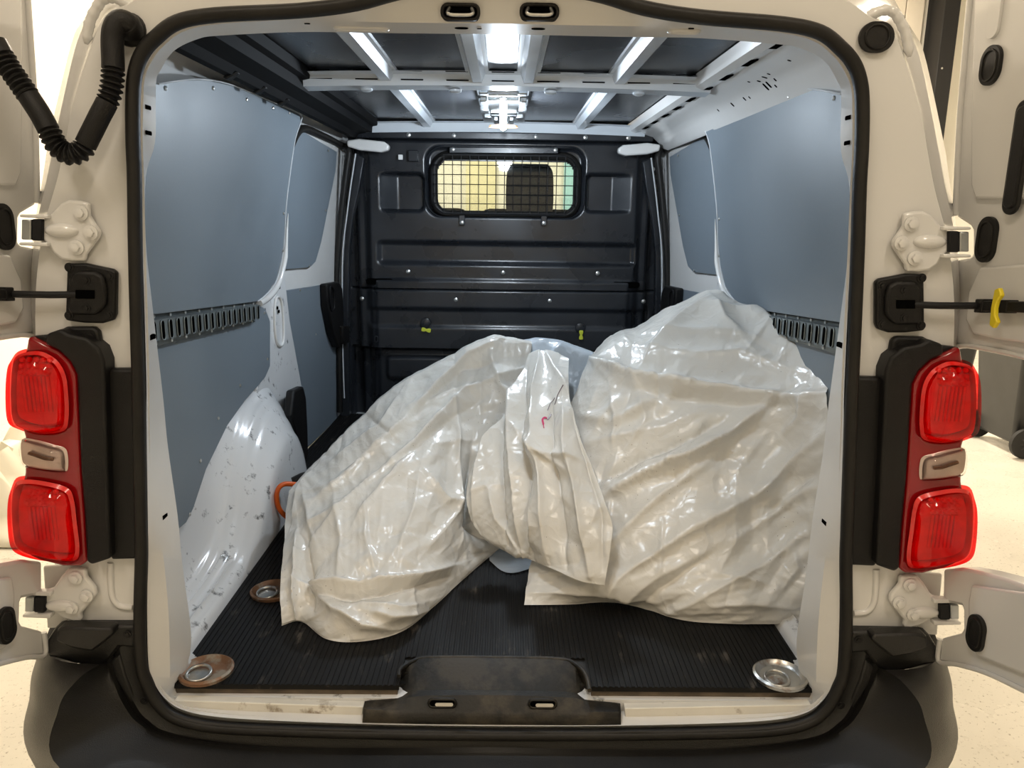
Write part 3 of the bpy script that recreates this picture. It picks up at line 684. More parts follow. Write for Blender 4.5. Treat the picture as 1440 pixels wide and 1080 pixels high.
for u, v in ((530,476),(662,478),(880,482)):
    x, z = bx_(u, v); MB().tube([(x+a, BY-.018, z+c) for a, c in pill((0, 0), .014, .026, 4)], .003, 5, closed=True).build('slot', black_gloss, bulk, 60)
# yellow toggles
for u, v, ang in ((600, 463, 10), (816.5, 470, 90)):
    x, z = bx_(u, v); a = math.radians(ang)
    c = np.array([x, BY-.022, z]); d = np.array([math.cos(a), 0, -math.sin(a)]); e = np.array([d[2], 0, -d[0]])
    pts = [tuple(c+d*p+e*q) for p, q in ((-.022, -.007), (-.018, -.010), (-.008, -.009), (0, -.005), (.008, -.009), (.018, -.010), (.022, -.007), (.022, .007), (.018, .010), (.008, .009), (0, .005), (-.008, .009), (-.018, .010), (-.022, .007))]
    tg = MB().prism(pts, (0, -.006, 0)).build('toggle', tagyellow, bulk, bevel=.0015)
    MB().lathe([(.026, 0), (.024, .006), (.012, .010), (0, .010)], (x-.003, BY-.012, z+.030), (0, -1, 0), 18).build('toggle_boss', black_gloss, tg, 40)
# wire grille over the window
gr = MB().prism([P(u, v, Y=BY-.028) for u, v in ((632,207),(785,208),(785,216),(632,215))], (0, .006, 0)).build('window_grille', black_gloss, van, bevel=.002)
(gx0, gz1), (gx1, gz0) = bx_(608, 217), bx_(809, 303); r_ = .075; gy = BY-.026
def ext(x):                       # half-height of the rounded outline at x
    d = max(0, max(gx0+r_-x, x-(gx1-r_))); return r_-math.sqrt(max(0, r_*r_-d*d)) if d > 0 else 0
for i in range(17):
    x = gx0+.014+(gx1-gx0-.028)*i/16; q = ext(x)
    MB().tube([(x, gy, gz0+q), (x, gy, gz1-q)], .0021, 6).build('wire', black_matt, gr, 60)
for i in range(7):
    z = gz0+.004+(gz1-gz0-.008)*i/6; d = max(0, max(gz0+r_-z, z-(gz1-r_))); q = r_-math.sqrt(max(0, r_*r_-d*d)) if d > 0 else 0
    MB().tube([(gx0+q, gy-.004, z), (gx1-q, gy-.004, z)], .0021, 6).build('wire', black_matt, gr, 60)
MB().tube([(x, gy-.002, z) for x, z in rrect(gx0, gz0, gx1, gz1, r_, 8)], .003, 6, closed=True).build('grille_frame', black_matt, gr, 60)
for u, v in ((637,210),(781,211)): place('bolt', bolt_me, P(u, v, Y=BY-.028), (0, -1, 0), gr)
for u, v in ((650,311),(764.5,312)):
    x, z = bx_(u, v); MB().box((x-.013, BY-.028, z-.017), (x+.013, BY-.022, z+.026)).build('grille_bracket', black_gloss, gr, bevel=.002); place('bolt', bolt_me, (x, BY-.028, z-.006), (0, -1, 0), gr)
# header rail with bolts, small boxes at the top
hdr = MB().box((-.66, 2.19, 1.853), (.66, 2.215, 1.884)).build('bulkhead_header', black_gloss, van, bevel=.004)
for x in (-.42, -.22, .14, .36, .55): place('bolt', bolt_me, (x, 2.19, 1.868), (0, -1, 0), hdr)
q = P(581, 219, Y=BY-.03); MB().box((q[0]-.022, q[1], q[2]-.024), (q[0]+.022, q[1]+.02, q[2]+.024)).build('switch_box', black_gloss, van, bevel=.003)
q = P(563, 221, Y=BY-.03); MB().box((q[0]-.010, q[1], q[2]-.011), (q[0]+.010, q[1]+.012, q[2]+.011)).build('wire_plug', lamp_body, van, bevel=.002)
# black side filler between bulkhead and door openings
for s in (-1, 1):
    f3 = [P(u, v, Y=2.2) for u, v in ((498,215),(512,222),(506,260),(497,300),(491,350),(490,420),(491,594),(478,594),(482,420),(484,350),(489,300),(496,250))]
    MB().prism(side(f3, s), (0, .05, 0)).build('bulkhead_flange', black_gloss, van, bevel=.004)

# ---- header hardware at the top of the opening
for u in (647.5, 758.5):
    c = np.array(P(u, 17, Y=.012))
    sl_ = MB().prism([(c[0]+a, c[1], c[2]+e) for a, e in rrect(-.031, -.012, .031, .012, .009, 4)], (0, .012, 0)).build('latch_slot', hole_m, van)
    MB().tube([(c[0]+a, c[1]-.001, c[2]+e) for a, e in rrect(-.030, -.011, .030, .011, .009, 4)], .003, 6, closed=True).build('slot_gasket', rubber, sl_, 60)
    MB().tube(catmull([(c[0]-.018, c[1]+.002, c[2]+.007), (c[0]-.02, c[1]-.005, c[2]-.004), (c[0], c[1]-.006, c[2]-.006), (c[0]+.02, c[1]-.005, c[2]-.004), (c[0]+.018, c[1]+.002, c[2]+.007)], 4), .003, 6).build('striker', steel, sl_, 60)
def on_lip(u, v): return np.array(PL(u, v, (0, .03, D3[0][2]), (0, D3[0][2]-E3[0][2], .08)))
lipn = np.array([0, -(D3[0][2]-E3[0][2]), -.08]); lipn = lipn/np.linalg.norm(lipn)
e2 = np.cross(lipn, (1, 0, 0))
for u, v, w_, h_ in ((649,39,.024,.016),(757,40,.024,.016),(674,40,.008,.004),(830,43,.008,.004),(432,33,.010,.004),(972,40,.010,.004)):
    q = on_lip(u, v); MB().prism([tuple(q+lipn*.001+np.array([a, 0, 0])+e2*b_) for a, b_ in pill((0, 0), w_, h_, 4)], tuple(-lipn*.003)).build('header_hole', hole_m, van)
for u, v, w_ in ((508,39,.09),(962,43,.05)):
    q = on_lip(u, v); MB().tube([tuple(q+lipn*.001+np.array([a, 0, 0])+e2*b_) for a, b_ in pill((0, 0), w_, .016, 6)], .004, 6, closed=True).build('pressed_oval', paint_scuffed, van, 60)
# slots in the door pillars
for k, (u, v) in enumerate(((213,474),(230,726),(240,817),(208,151),(209,187))):
    for s in (-1, 1):
        w_, h_ = (.0036, .0048) if k < 3 else (.0013, .0036)
        yv = .06
        e, d_ = None, None
        c = np.array(P(u, v, Y=yv))
        b = MB().prism([(c[0]*(-s)+a, c[1]-.010, c[2]+z_) for a, z_ in rrect(-w_, -h_, w_, h_, .002, 2)], (0, .02, 0)); b.build('pillar_slot', hole_m, van)

# ---- tail lamps (left traced, right mirrored)
def lens_grid(px, Yb, dome, n=7):
    o3 = np.array([P(u, v, Y=Yb) for u, v in px]); o3 = catmull(o3, 4, True); c = o3.mean(0); rings = []
    for k in range(n):
        t = k/(n-1); sc = 1-t*.99; h = dome*(1-(1-min(1, t*1.9))**3)
        rings.append([(c[0]+(p[0]-c[0])*sc, p[1]-h, c[2]+(p[2]-c[2])*sc) for p in o3])
    return np.array(rings)
up_l = [(22,497),(40,490),(62,490),(84,503),(97,526),(101,560),(101,592),(94,609),(62,613),(30,605),(17,592),(14,555),(16,515)]
lo_l = [(20,676),(36,669),(66,672),(98,681),(108,697),(113,735),(117,775),(110,791),(80,790),(45,783),(24,772),(17,750),(15,705)]
cl_l = [(29,617),(50,617),(75,624),(92,629),(97,640),(97,660),(90,664),(60,661),(36,655),(29,645)]
lampbody = [(39,473),(62,484),(82,493),(98,509),(107,527),(110,590),(113,660),(118,727),(122,790),(113,797),(88,797),(57,789),(40,782),(30,760),(28,700),(34,665),(34,615),(30,600),(28,520),(36,490)]
for s in (-1, 1):
    tl = empty('tail_lamp'); tl.parent = van
    body = [P(u, v, Y=-.012) for u, v in lampbody]
    MB().prism(side(body, s), (0, .05, 0)).build('lamp_body', red_dark, tl, bevel=.006, seg=3)
    # outer wrap of the lamp running forward along the body side
    for pxs, Z in ((up_l, 0), (lo_l, 0)):
        g = lens_grid(pxs, -.006, .040); 
        o = MB().grid(np.array([side(r, s) for r in g]), closed_v=True).build('lens', red_lens, tl, 60)
        # inner reflector with flutes
        o3 = catmull(np.array([P(u, v, Y=-.016) for u, v in pxs]), 4, True); c = o3.mean(0); rings = []
        for sc, dy in ((.93, -.004), (.86, -.010), (.80, .004), (.72, -.006), (.5, -.008), (.02, -.008)):
            rings.append([(c[0]+(p[0]-c[0])*sc, p[1]+dy, c[2]+(p[2]-c[2])*sc) for p in o3])
        rf = MB().grid(np.array([side(r, s) for r in np.array(rings)]), closed_v=True).build('reflector', red_in, tl, 40)
        for k in range(7):
            x = c[0]-.022+k*.0072
            MB().tube(side([(x, c[1]-.010, c[2]-.035), (x, c[1]-.010, c[2]+.030)], s), .003, 6).build('flute', red_in, rf, 60)
        for i in range(5):
            for j in range(3):
                qx, qz = c[0]-.026+i*.012+j*.003, c[2]+.036+j*.011
                MB().lathe([(.006, 0), (.004, .004), (0, .005)], side([(qx, c[1]-.007, qz)], s)[0], (0, -1, 0), 6).build('facet', red_in, rf, 40)
    g = lens_grid(cl_l, -.008, .022)
    o = MB().grid(np.array([side(r, s) for r in g]), closed_v=True).build('reversing_lens', clear_lens, tl, 60); o['label'] = 'clear reversing light lens'
    o3 = catmull(np.array([P(u, v, Y=-.0135) for u, v in cl_l]), 4, True); c = o3.mean(0)
    rv = MB().grid(np.array([side([(c[0]+(p[0]-c[0])*sc, p[1]+dy, c[2]+(p[2]-c[2])*sc) for p in o3], s) for sc, dy in ((.95, 0), (.8, -.003), (.02, -.002))]), closed_v=True).build('reversing_reflector', chrome_pink, tl, 40)
    MB().tube(side(catmull([P(u, v, Y=-.020) for u, v in ((40,637),(52,641),(64,645),(75,646))], 4), s), .003, 6).build('filament_bar', rust, rv, 60)
    # black trim beside the lamp
    ta = [(63,484),(64,470),(84,463),(96,470),(120,475),(139,490),(146,508),(147,540),(150,640),(155,786),(128,795),(121,790),(118,727),(113,660),(110,590),(107,527),(98,509),(82,493)]
    t1 = MB().prism(side([P(u, v, Y=-.020) for u, v in ta], s), (0, .045, 0)).build('lamp_trim', plastic, van, bevel=.012, seg=3)
    tb = [(146,519),(188,519),(192,560),(194,700),(194,787),(155,788),(150,640)]
    MB().prism(side([P(u, v, Y=.000) for u, v in tb], s), (0, .022, 0)).build('trim_panel', plastic, t1, bevel=.006, seg=2)
    tc_ = [(84,464),(92,460),(131,460),(138,466),(141,485),(143,508),(120,480),(96,472)]
    MB().prism(side([P(u, v, Y=.004) for u, v in tc_], s), (0, .016, 0)).build('trim_tab', plastic, t1, bevel=.005)
    place('screw', bscrew_me, side([P(125, 474, Y=.003)], s)[0], (0, -1, 0), t1)
    td = [(40,474),(62,483),(80,492),(74,478),(62,472)]
    MB().prism(side([P(u, v, Y=.0) for u, v in td], s), (0, .03, 0)).build('lamp_top', plastic, t1, bevel=.003)

# ---- hinges, check plates and plugs (right traced, left mirrored)
hu = [(685,200),(740,190),(795,187),(840,207),(880,250),(920,292),(945,300),(950,360),(945,414),(928,422),(900,450),(875,490),(830,523),(770,530),(700,527),(696,490),(650,425),(620,380),(626,350),(660,305),(682,270)]
hu = [(1100+a/4, 250+b_/4) for a, b_ in hu]
hl = [(815,112),(860,105),(905,108),(935,145),(975,208),(1022,222),(1022,262),(1024,318),(965,328),(915,362),(855,378),(830,366),(838,335),(795,285),(760,238),(768,200),(812,150)]
hl = [(1040+a/3.6, 780+b_/3.6) for a, b_ in hl]
hb_u = [(1281,315),(1267,342),(1286,363)]; hb_l = [(1279,822),(1264,847),(1284,864)]
for s in (1, -1):
    fx = lambda pts: [p if s > 0 else mir(p) for p in pts]
    for pts, bolts, kx0, kx1, ky0, ky1 in ((hu, hb_u, 1333, 1366, 323, 357), (hl, hb_l, 1320, 1352, 848, 874)):
        h = MB().prism(fx([P(u, v, Y=.002) for u, v in pts]), (0, .012, 0)).build('hinge', paint, van, bevel=.005, seg=3)
        for u, v in bolts: place('bolt', bigbolt_me, fx([P(u, v, Y=.001)])[0], (0, -1, 0), h)
        # pressed ridge and knuckle
        cu = (bolts[1][0]+kx0)/2+8; cv = (ky0+ky1)/2
        cc_ = fx([P(cu-1, cv, Y=.003)])[0]
        MB().lathe([(.030, -.003), (.029, .003), (.022, .0085), (.010, .011), (0, .0115)], cc_, (0, -1, 0), 24, sx=1.0, sy=.42).build('hinge_neck', paint, h, 60)
        MB().prism(fx([P(u, v, Y=-.006) for u, v in ((kx0+2, ky0+2), (kx0+17, ky0+2), (kx0+17, ky1-2), (kx0+2, ky1-2))]), (0, .02, 0)).build('knuckle', black_matt, h, bevel=.003)
        MB().prism(fx([P(u, v, Y=-.008) for u, v in ((kx0+17, ky0+3), (kx1-3, ky0+3), (kx1-3, ky1-3), (kx0+17, ky1-3))]), (0, .015, 0)).build('knuckle_plate', zinc, h, bevel=.002)
        for vv in (ky0-2, ky1+3): MB().prism(fx([P(u, v, Y=-.009) for u, v in ((kx0-6, vv-3), (kx1, vv-2), (kx1, vv+2), (kx0-6, vv+3))]), (0, .018, 0)).build('hinge_arm', paint, h, bevel=.002)
    cpx = [(1232,396),(1238,392),(1275,385),(1300,386),(1301,465),(1275,468),(1250,468),(1235,463),(1232,455)]
    cpz = MB().prism(fx([P(u, v, Y=.004) for u, v in cpx]), (0, .014, 0)).build('check_strap_plate', plastic, van, bevel=.004, seg=2)
    bxx = [(1250,402),(1262,396),(1288,396),(1298,406),(1298,450),(1293,457),(1260,457),(1249,446),(1246,440),(1246,420)]
    MB().prism(fx([P(u, v, Y=-.006) for u, v in bxx]), (0, .012, 0)).build('strap_housing', plastic, cpz, bevel=.006, seg=2)
    MB().prism(fx([P(u, v, Y=-.0075) for u, v in ((1261,422),(1287,422),(1287,434),(1261,434))]), (0, .003, 0)).build('strap_slot', hole_m, cpz)
    for u, v in ((1296,391),(1241,402),(1241,456),(1295,458)): place('screw', bscrew_me, fx([P(u, v, Y=.004)])[0], (0, -1, 0), cpz)
    for u, v in ((1273,408),(1272,447)): place('screw', bscrew_me, fx([P(u, v, Y=-.006)])[0], (0, -1, 0), cpz)

def plug(c, e1, e2, n, w_, h_, parent, m=rubber):
    c, e1, e2, n = [np.array(q, float) for q in (c, e1, e2, n)]
    o = MB().prism([tuple(c+e1*a+e2*b_) for a, b_ in pill((0, 0), w_, h_, 8)], tuple(n*.007)).build('rubber_plug', m, parent, bevel=.003)
    MB().tube([tuple(c+n*.0072+e1*a+e2*b_) for a, b_ in pill((0, 0), w_*.68, h_*.76, 8)], .0022, 6, closed=True).build('plug_ridge', m, o, 60)
    return o
plug(P(1231, 53, Y=.016), (1, 0, 0), (0, 0, 1), (0, -1, 0), .058, .048, van)
# seam sealer beads at the upper corners
for s in (1, -1):
    pth = catmull([P(u, v, Y=.03) for u, v in ((1175,39),(1211,27),(1240,15),(1256,17),(1267,32),(1275,52),(1279,80))], 7)
    rad = [(.0085+.0006*math.sin(i*1.3)+.0005*math.sin(i*2.9+1))*min(1, .35+.2*min(i, len(pth)-1-i)) for i in range(len(pth))]
    MB().tube([p if s > 0 else mir(p) for p in pth], rad, 8).build('sealant_bead', paint, van, 70)
    pth = catmull([P(u, v, Y=.019) for u, v in ((1200,862),(1218,860),(1228,848),(1231,825),(1232,800))], 5)
    MB().tube([p if s > 0 else mir(p) for p in pth], .007, 8).build('pillar_pressing', paint, van, 60)

# ---- rear doors, swung out beside the opening
DA = math.radians(4.5)
for s in (1, -1):
    hp_ = np.array([.862, .075, 0]); td_ = np.array([math.sin(DA), -math.cos(DA), 0]); nd = np.array([-math.cos(DA), -math.sin(DA), 0])   # right door: nd points to the middle
    def DP(u, v, off=0): return np.array(PL(u, v, hp_+nd*off, nd))
    def DS(t, z, off=0): return hp_+td_*t+nd*off+np.array([0, 0, z])
    fx = lambda pts: [tuple(p) if s > 0 else mir(p) for p in pts]
    fn = lambda v_: tuple(v_) if s > 0 else mir(v_)
    upd = [(1374,-90),(1364,0),(1357,80),(1350,167),(1346,250),(1344,305),(1364,318),(1367,324),(1367,358),(1363,362),(1343,366),(1339,430),(1336,485),(1360,487),(1382,490),(1410,495),(1440,503)]
    lwd = [(1440,823),(1410,812),(1380,804),(1350,798),(1326,800),(1325,846),(1352,852),(1354,858),(1354,884),(1350,890),(1323,897),(1320,931),(1345,935),(1387,947),(1440,972)]
    o3 = [DP(u, v) for u, v in upd]; l3 = [DP(u, v) for u, v in lwd]
    tq = lambda q: float(np.dot(q-hp_, td_)); tu, tl, te = tq(o3[-1]), tq(l3[0]), tq(l3[-1])
    p = o3 + [DS(tu+.06, o3[-1][2]-.05), DS(.36, 1.14), DS(.38, 1.05), DS(.36, .98), DS(tl+.05, l3[0][2]+.012)] + l3 + [DS(te+.10, l3[-1][2]-.05), DS(.61, .47), DS(.62, 1.9), DS(.57, 1.99), DS(.2, 2.0)]
    bm = bmesh.new(); th = -nd*.045
    vs_ = [bm.verts.new(fx([q])[0]) for q in p]; f = bm.faces.new(vs_)
    r = bmesh.ops.extrude_face_region(bm, geom=[f]); ev = [g for g in r['geom'] if isinstance(g, bmesh.types.BMVert)]
    bmesh.ops.translate(bm, vec=fn(th), verts=ev); bmesh.ops.triangulate(bm, faces=[q for q in bm.faces if len(q.verts) > 4]); bmesh.ops.recalc_face_normals(bm, faces=bm.faces)
    me = bpy.data.meshes.new('rear_door'); bm.to_mesh(me); bm.free(); me.materials.append(paint)
    door = link('rear_door', me, van, bevel=.006, seg=2)
    # folded rim round the edge
    MB().tube(fx(catmull([DP(u, v, .002) for u, v in ((1364,0),(1357,80),(1350,167),(1346,250),(1344,303))], 4)), .006, 8).build('door_rim', paint, door, 60)
    MB().tube(fx(catmull([DP(u, v, .002) for u, v in ((1340,368),(1337,430),(1335,483),(1360,486),(1390,491),(1440,502),(1470,512))], 4)), .005, 8).build('door_rim', paint, door, 60)
    MB().tube(fx(catmull([DP(u, v, .002) for u, v in ((1322,899),(1320,930),(1345,934),(1387,946),(1440,971),(1470,985))], 4)), .005, 8).build('door_rim', paint, door, 60)
    # raised inner pressing
    def press(px, h):
        MB().prism(fx([DP(u, v) for u, v in px]), fn(nd*h)).build('door_pressing', paint, door, bevel=.012, seg=3)
    press([(1378,-60),(1372,170),(1372,262),(1378,280),(1470,280),(1470,-60)], .010)
    press([(1384,376),(1368,410),(1364,450),(1374,470),(1410,478),(1470,486),(1470,370)], .010)
    press([(1372,822),(1368,845),(1368,905),(1380,922),(1440,946),(1470,955),(1470,835),(1440,832)], .010)
    e1 = td_; ez = np.array([0, 0, 1.0])
    def dplug(u, v, w_, h_, off): plug(fx([DP(u, v, off)])[0], fn(e1), ez, fn(nd), w_, h_, door)
    dplug(1390, 337, .048, .080, .0); dplug(1375, 890, .042, .068, .010)
    if s > 0:
        dplug(1396, 92, .050, .066, .010)
        # dark sunk strip on the door
        c = DP(1434, 222, .010)
        st = MB().prism(fx([c+e1*a+ez*b_ for a, b_ in rrect(-.020, -.092, .020, .092, .018, 5)]), fn(nd*.006)).build('recess_strip', rubber, door, bevel=.003)
        MB().prism(fx([c+e1*a+ez*b_ for a, b_ in rrect(-.014, -.082, .014, .082, .012, 5)]), fn(nd*.009)).build('strip_insert', plastic, st, bevel=.003)
        MB().prism(fx([DP(1402, 15, .010)+e1*a+ez*b_ for a, b_ in pill((0, 0), .03, .09, 6)]), fn(nd*.006)).build('pressed_bead', paint, door, bevel=.004)
    # check strap from the body to a bracket on the door
    a0 = np.array(P(1272, 428, Y=.0)); a1 = DP(1372, 430, .03); a2 = DP(1440, 432, .03)
    stp = MB().tube(fx([a0, .5*a0+.5*a1+np.array([0, 0, -.001]), a1]), [.0062]*3, 8).build('check_strap', black_matt, door, 60)
    for t0, t1_, hh in ((-.004, .016, .012), (.016, .040, .009), (.040, .075, .011), (.075, .13, .009)):
        c0 = a1+(a2-a1)/np.linalg.norm(a2-a1)*t0; c1 = a1+(a2-a1)/np.linalg.norm(a2-a1)*t1_
        MB().prism(fx([c0-ez*hh, c1-ez*hh, c1+ez*hh, c0+ez*hh]), fn(-nd*.034)).build('strap_bracket', plastic, stp, bevel=.002)
    if s > 0:
        yc = DP(1404, 433, .036)
        pr = [(-.006, -.030), (.004, -.034), (.012, -.022), (.004, -.012), (.002, 0), (.004, .012), (.012, .022), (.004, .034), (-.006, .030), (-.008, 0)]
        y_ = MB().prism(fx([yc+e1*a+ez*b_ for a, b_ in pr]), fn(nd*.008)).build('release_lever', yellow, door, bevel=.002); y_['label'] = 'yellow release lever'

# ---- corrugated cable conduit at the upper left
def cv(u, v, Y): return P(u, v, Y=Y)
cp_ = [(186,46,.012),(180,33,-.004),(168,30,-.010),(160,42,-.014),(158,60,-.016),(159,92,-.02),(158,115,-.024),(153,138,-.028),(140,164,-.034),(126,192,-.038),(116,210,-.040),(103,217,-.042),(90,214,-.042),(79,204,-.042),(71,188,-.040),(58,163,-.038),(46,144,-.036),(30,120,-.034),(14,97,-.032),(4,78,-.03),(-6,60,-.028)]
cpth = catmull([cv(*q) for q in cp_], 26); n_ = len(cpth); rr_ = np.full(n_, .0165)
acc = np.concatenate([[0], np.cumsum(np.linalg.norm(np.diff(cpth, axis=0), axis=1))])
for i in range(n_):
    k = i/26
    cor = (5.2 < k < 7.2) or (9.6 < k < 14.2) or (16.4 < k < 19)
    if cor: rr_[i] = .0155+.0028*math.sin(acc[i]/.0088*2*math.pi)
    elif k < 5.2: rr_[i] = .0175
    else: rr_[i] = .0168
    if k < 1: rr_[i] = .019
cdt = MB().tube(cpth, rr_, 14).build('cable_conduit', plastic, van, 40)
MB().lathe([(.027, 0), (.026, .006), (.02, .010), (0, .010)], P(183, 42, Y=.018), (0, -1, 0), 20).build('conduit_boot', rubber, cdt, 40)

# ---- bumper
def bpt(e): return np.array(e[1:]) if e[0] == 'w' else np.array(P(e[0], e[1], Y=e[2]))
B0 = [(189,880,.016),(190,930,.016),(201,965,.016),(221,996,.012),(260,1021,.006),(400,1035,.004),('w',0,.004,.508)]
B1 = [(168,905,.006),(173,945,.002),(184,978,.0),(205,1010,-.002),(252,1033,-.002),(400,1049,-.002),('w',0,-.004,.494)]
B1b = [(160,918,.010),(166,952,.008),(178,984,.006),(200,1014,.004),(248,1036,.0),(400,1051,-.002),('w',0,-.005,.489)]
B2 = [(150,930,-.012),(160,960,-.014),(173,990,-.016),(196,1018,-.018),(246,1041,-.016),(400,1057,-.016),('w',0,-.016,.482)]
B3 = [(140,934,-.03),(110,955,-.07),(82,998,-.11),(84,1080,-.15),('w',-.55,-.165,.452),('w',-.30,-.175,.452),('w',0,-.178,.452)]
B4 = [(62,903,.05),(50,930,.03),(42,975,.0),(50,1080,-.06),('w',-.58,-.165,.24),('w',-.30,-.178,.24),('w',0,-.18,.24)]
B5 = [('w',-.93,.22,.76),('w',-.94,.24,.68),('w',-.945,.24,.60),('w',-.94,.22,.36),('w',-.56,-.06,.22),('w',-.30,-.06,.22),('w',0,-.06,.22)]
rowsB = [np.array([bpt(e) for e in R_]) for R_ in (B0, B1, B1b, B2, B3, B4, B5)]
rowsB = [catmull(r, 8) for r in rowsB]; full = []
for a in range(len(rowsB)-1):
    nsub = 10 if a >= 3 else 3
    for k in range(nsub):
        t = k/nsub; q = rowsB[a]*(1-t)+rowsB[a+1]*t
        if a == 3:
            wgt = np.clip(1-np.arange(len(q))/24.0, 0, 1)[:, None]; q = q + wgt*np.array([.0, .030, -.012])*math.sin(math.pi*t)
        if a == 4:
            wgt = np.clip(1-np.arange(len(q))/26.0, 0, 1)[:, None]; q = q + wgt*np.array([-.018, -.022, 0])*math.sin(math.pi*t)
        full.append(q)
full.append(rowsB[-1]); full = np.array(full)
mfull = full[:, :-1][:, ::-1].copy(); mfull[:, :, 0] *= -1
bump = MB().grid(np.concatenate([full, mfull], 1)).build('rear_bumper', bumper_m, van, 40)
for s in (-1, 1):
    tp = [(77,882),(100,880),(189,880),(190,912),(168,910),(151,932),(138,938),(106,934),(64,922),(66,900)]
    MB().prism(side([P(u, v, Y=-.004) for u, v in tp], s), (0, .03, 0)).build('bumper_top', bumper_m, bump, bevel=.006, seg=2)
    tp = [(79,885),(95,882),(156,884),(159,893),(146,904),(130,917),(100,912),(78,902)]
    MB().prism(side([P(u, v, Y=-.026) for u, v in tp], s), (0, .03, 0)).build('bumper_pad', bumper_m, bump, bevel=.005, seg=2)
    tp = [(168,921),(176,950),(190,985),(184,990),(166,962),(150,934)]
    MB().prism(side([P(u, v, Y=.0) for u, v in tp], s), (0, .012, 0)).build('bumper_rib', bumper_m, bump, bevel=.004, seg=2)
    for u, v in ((179,892),(203,985)): place('screw', bscrew_me, side([P(u, v, Y=-.005)], s)[0], (0, -1, 0), bump)
    MB().prism(side([P(u, v, Y=.03) for u, v in ((60,797),(192,790),(192,879),(66,884))], s), (0, .01, 0)).build('corner_panel', paint, van, bevel=.003)

# ================================================================== THE LOAD: plastic covers
def film(name, col, tint=.25):
    m = bpy.data.materials.new(name); m.use_nodes = True; nt = m.node_tree; b = nt.nodes['Principled BSDF']
    b.inputs['Base Color'].default_value = (*col, 1); b.inputs['Roughness'].default_value = .24; b.inputs['Specular IOR Level'].default_value = .6
    tr = nt.nodes.new('ShaderNodeBsdfTranslucent'); tr.inputs[0].default_value = (*[c*.95 for c in col], 1)
    mx = nt.nodes.new('ShaderNodeMixShader'); mx.inputs[0].default_value = tint
    o = nt.nodes['Material Output']
    tc = nt.nodes.new('ShaderNodeTexCoord')
    n = nt.nodes.new('ShaderNodeTexNoise'); n.inputs['Scale'].default_value = 22; n.inputs['Detail'].default_value = 5; n.inputs['Distortion'].default_value = .8
    nt.links.new(tc.outputs['Object'], n.inputs['Vector'])
    v = nt.nodes.new('ShaderNodeTexVoronoi'); v.inputs['Scale'].default_value = 16; v.feature = 'F1'; nt.links.new(tc.outputs['Object'], v.inputs['Vector'])
    nw = nt.nodes.new('ShaderNodeTexNoise'); nw.inputs['Scale'].default_value = 9; nt.links.new(tc.outputs['Object'], nw.inputs['Vector'])
    wv = nt.nodes.new('ShaderNodeMix'); wv.data_type = 'VECTOR'; wv.inputs[0].default_value = .12
    nt.links.new(tc.outputs['Object'], wv.inputs[4]); nt.links.new(nw.outputs['Color'], wv.inputs[5])
    v.feature = 'DISTANCE_TO_EDGE'; v.inputs['Scale'].default_value = 21; nt.links.new(wv.outputs[1], v.inputs['Vector'])
    ad = nt.nodes.new('ShaderNodeMath'); ad.operation = 'MULTIPLY_ADD'; ad.inputs[1].default_value = -1.6
    mn = nt.nodes.new('ShaderNodeMath'); mn.operation = 'MINIMUM'; mn.inputs[1].default_value = .25; nt.links.new(v.outputs['Distance'], mn.inputs[0])
    nt.links.new(mn.outputs[0], ad.inputs[0]); nt.links.new(n.outputs['Fac'], ad.inputs[2])
    bp = nt.nodes.new('ShaderNodeBump'); bp.inputs['Strength'].default_value = .30; bp.inputs['Distance'].default_value = .008
    nt.links.new(ad.outputs[0], bp.inputs['Height']); nt.links.new(bp.outputs[0], b.inputs['Normal'])
    nt.links.new(b.outputs[0], mx.inputs[1]); nt.links.new(tr.outputs[0], mx.inputs[2]); nt.links.new(mx.outputs[0], o.inputs[0])
    # grit specks
    vs2 = nt.nodes.new('ShaderNodeTexVoronoi'); vs2.inputs['Scale'].default_value = 75; nt.links.new(tc.outputs['Object'], vs2.inputs['Vector'])
    lt_ = nt.nodes.new('ShaderNodeMath'); lt_.operation = 'LESS_THAN'; lt_.inputs[1].default_value = .075; nt.links.new(vs2.outputs['Distance'], lt_.inputs[0])
    n2 = nt.nodes.new('ShaderNodeTexNoise'); n2.inputs['Scale'].default_value = 5; nt.links.new(tc.outputs['Object'], n2.inputs['Vector'])
    gt = nt.nodes.new('ShaderNodeMath'); gt.operation = 'GREATER_THAN'; gt.inputs[1].default_value = .56; nt.links.new(n2.outputs['Fac'], gt.inputs[0])
    ml = nt.nodes.new('ShaderNodeMath'); ml.operation = 'MULTIPLY'; nt.links.new(lt_.outputs[0], ml.inputs[0]); nt.links.new(gt.outputs[0], ml.inputs[1])
    mc = nt.nodes.new('ShaderNodeMix'); mc.data_type = 'RGBA'; nt.links.new(ml.outputs[0], mc.inputs[0]); mc.inputs[6].default_value = (*col, 1); mc.inputs[7].default_value = (.22, .18, .13, 1)
    nt.links.new(mc.outputs[2], b.inputs['Base Color'])
    return m
film_m = film('white_film', (.81, .785, .73), .14)
film_b = film('bluish_film', (.62, .68, .74), .25)
def seg_d(U, V, a, b):
    d = np.array(b, float)-np.array(a, float); L = np.hypot(*d)+1e-9
    t = ((U-a[0])*d[0]+(V-a[1])*d[1])/(L*L); tc_ = np.clip(t, 0, 1)
    dist = np.hypot(U-a[0]-d[0]*tc_, V-a[1]-d[1]*tc_); sgn = np.sign((U-a[0])*d[1]-(V-a[1])*d[0])
    return dist, sgn, tc_
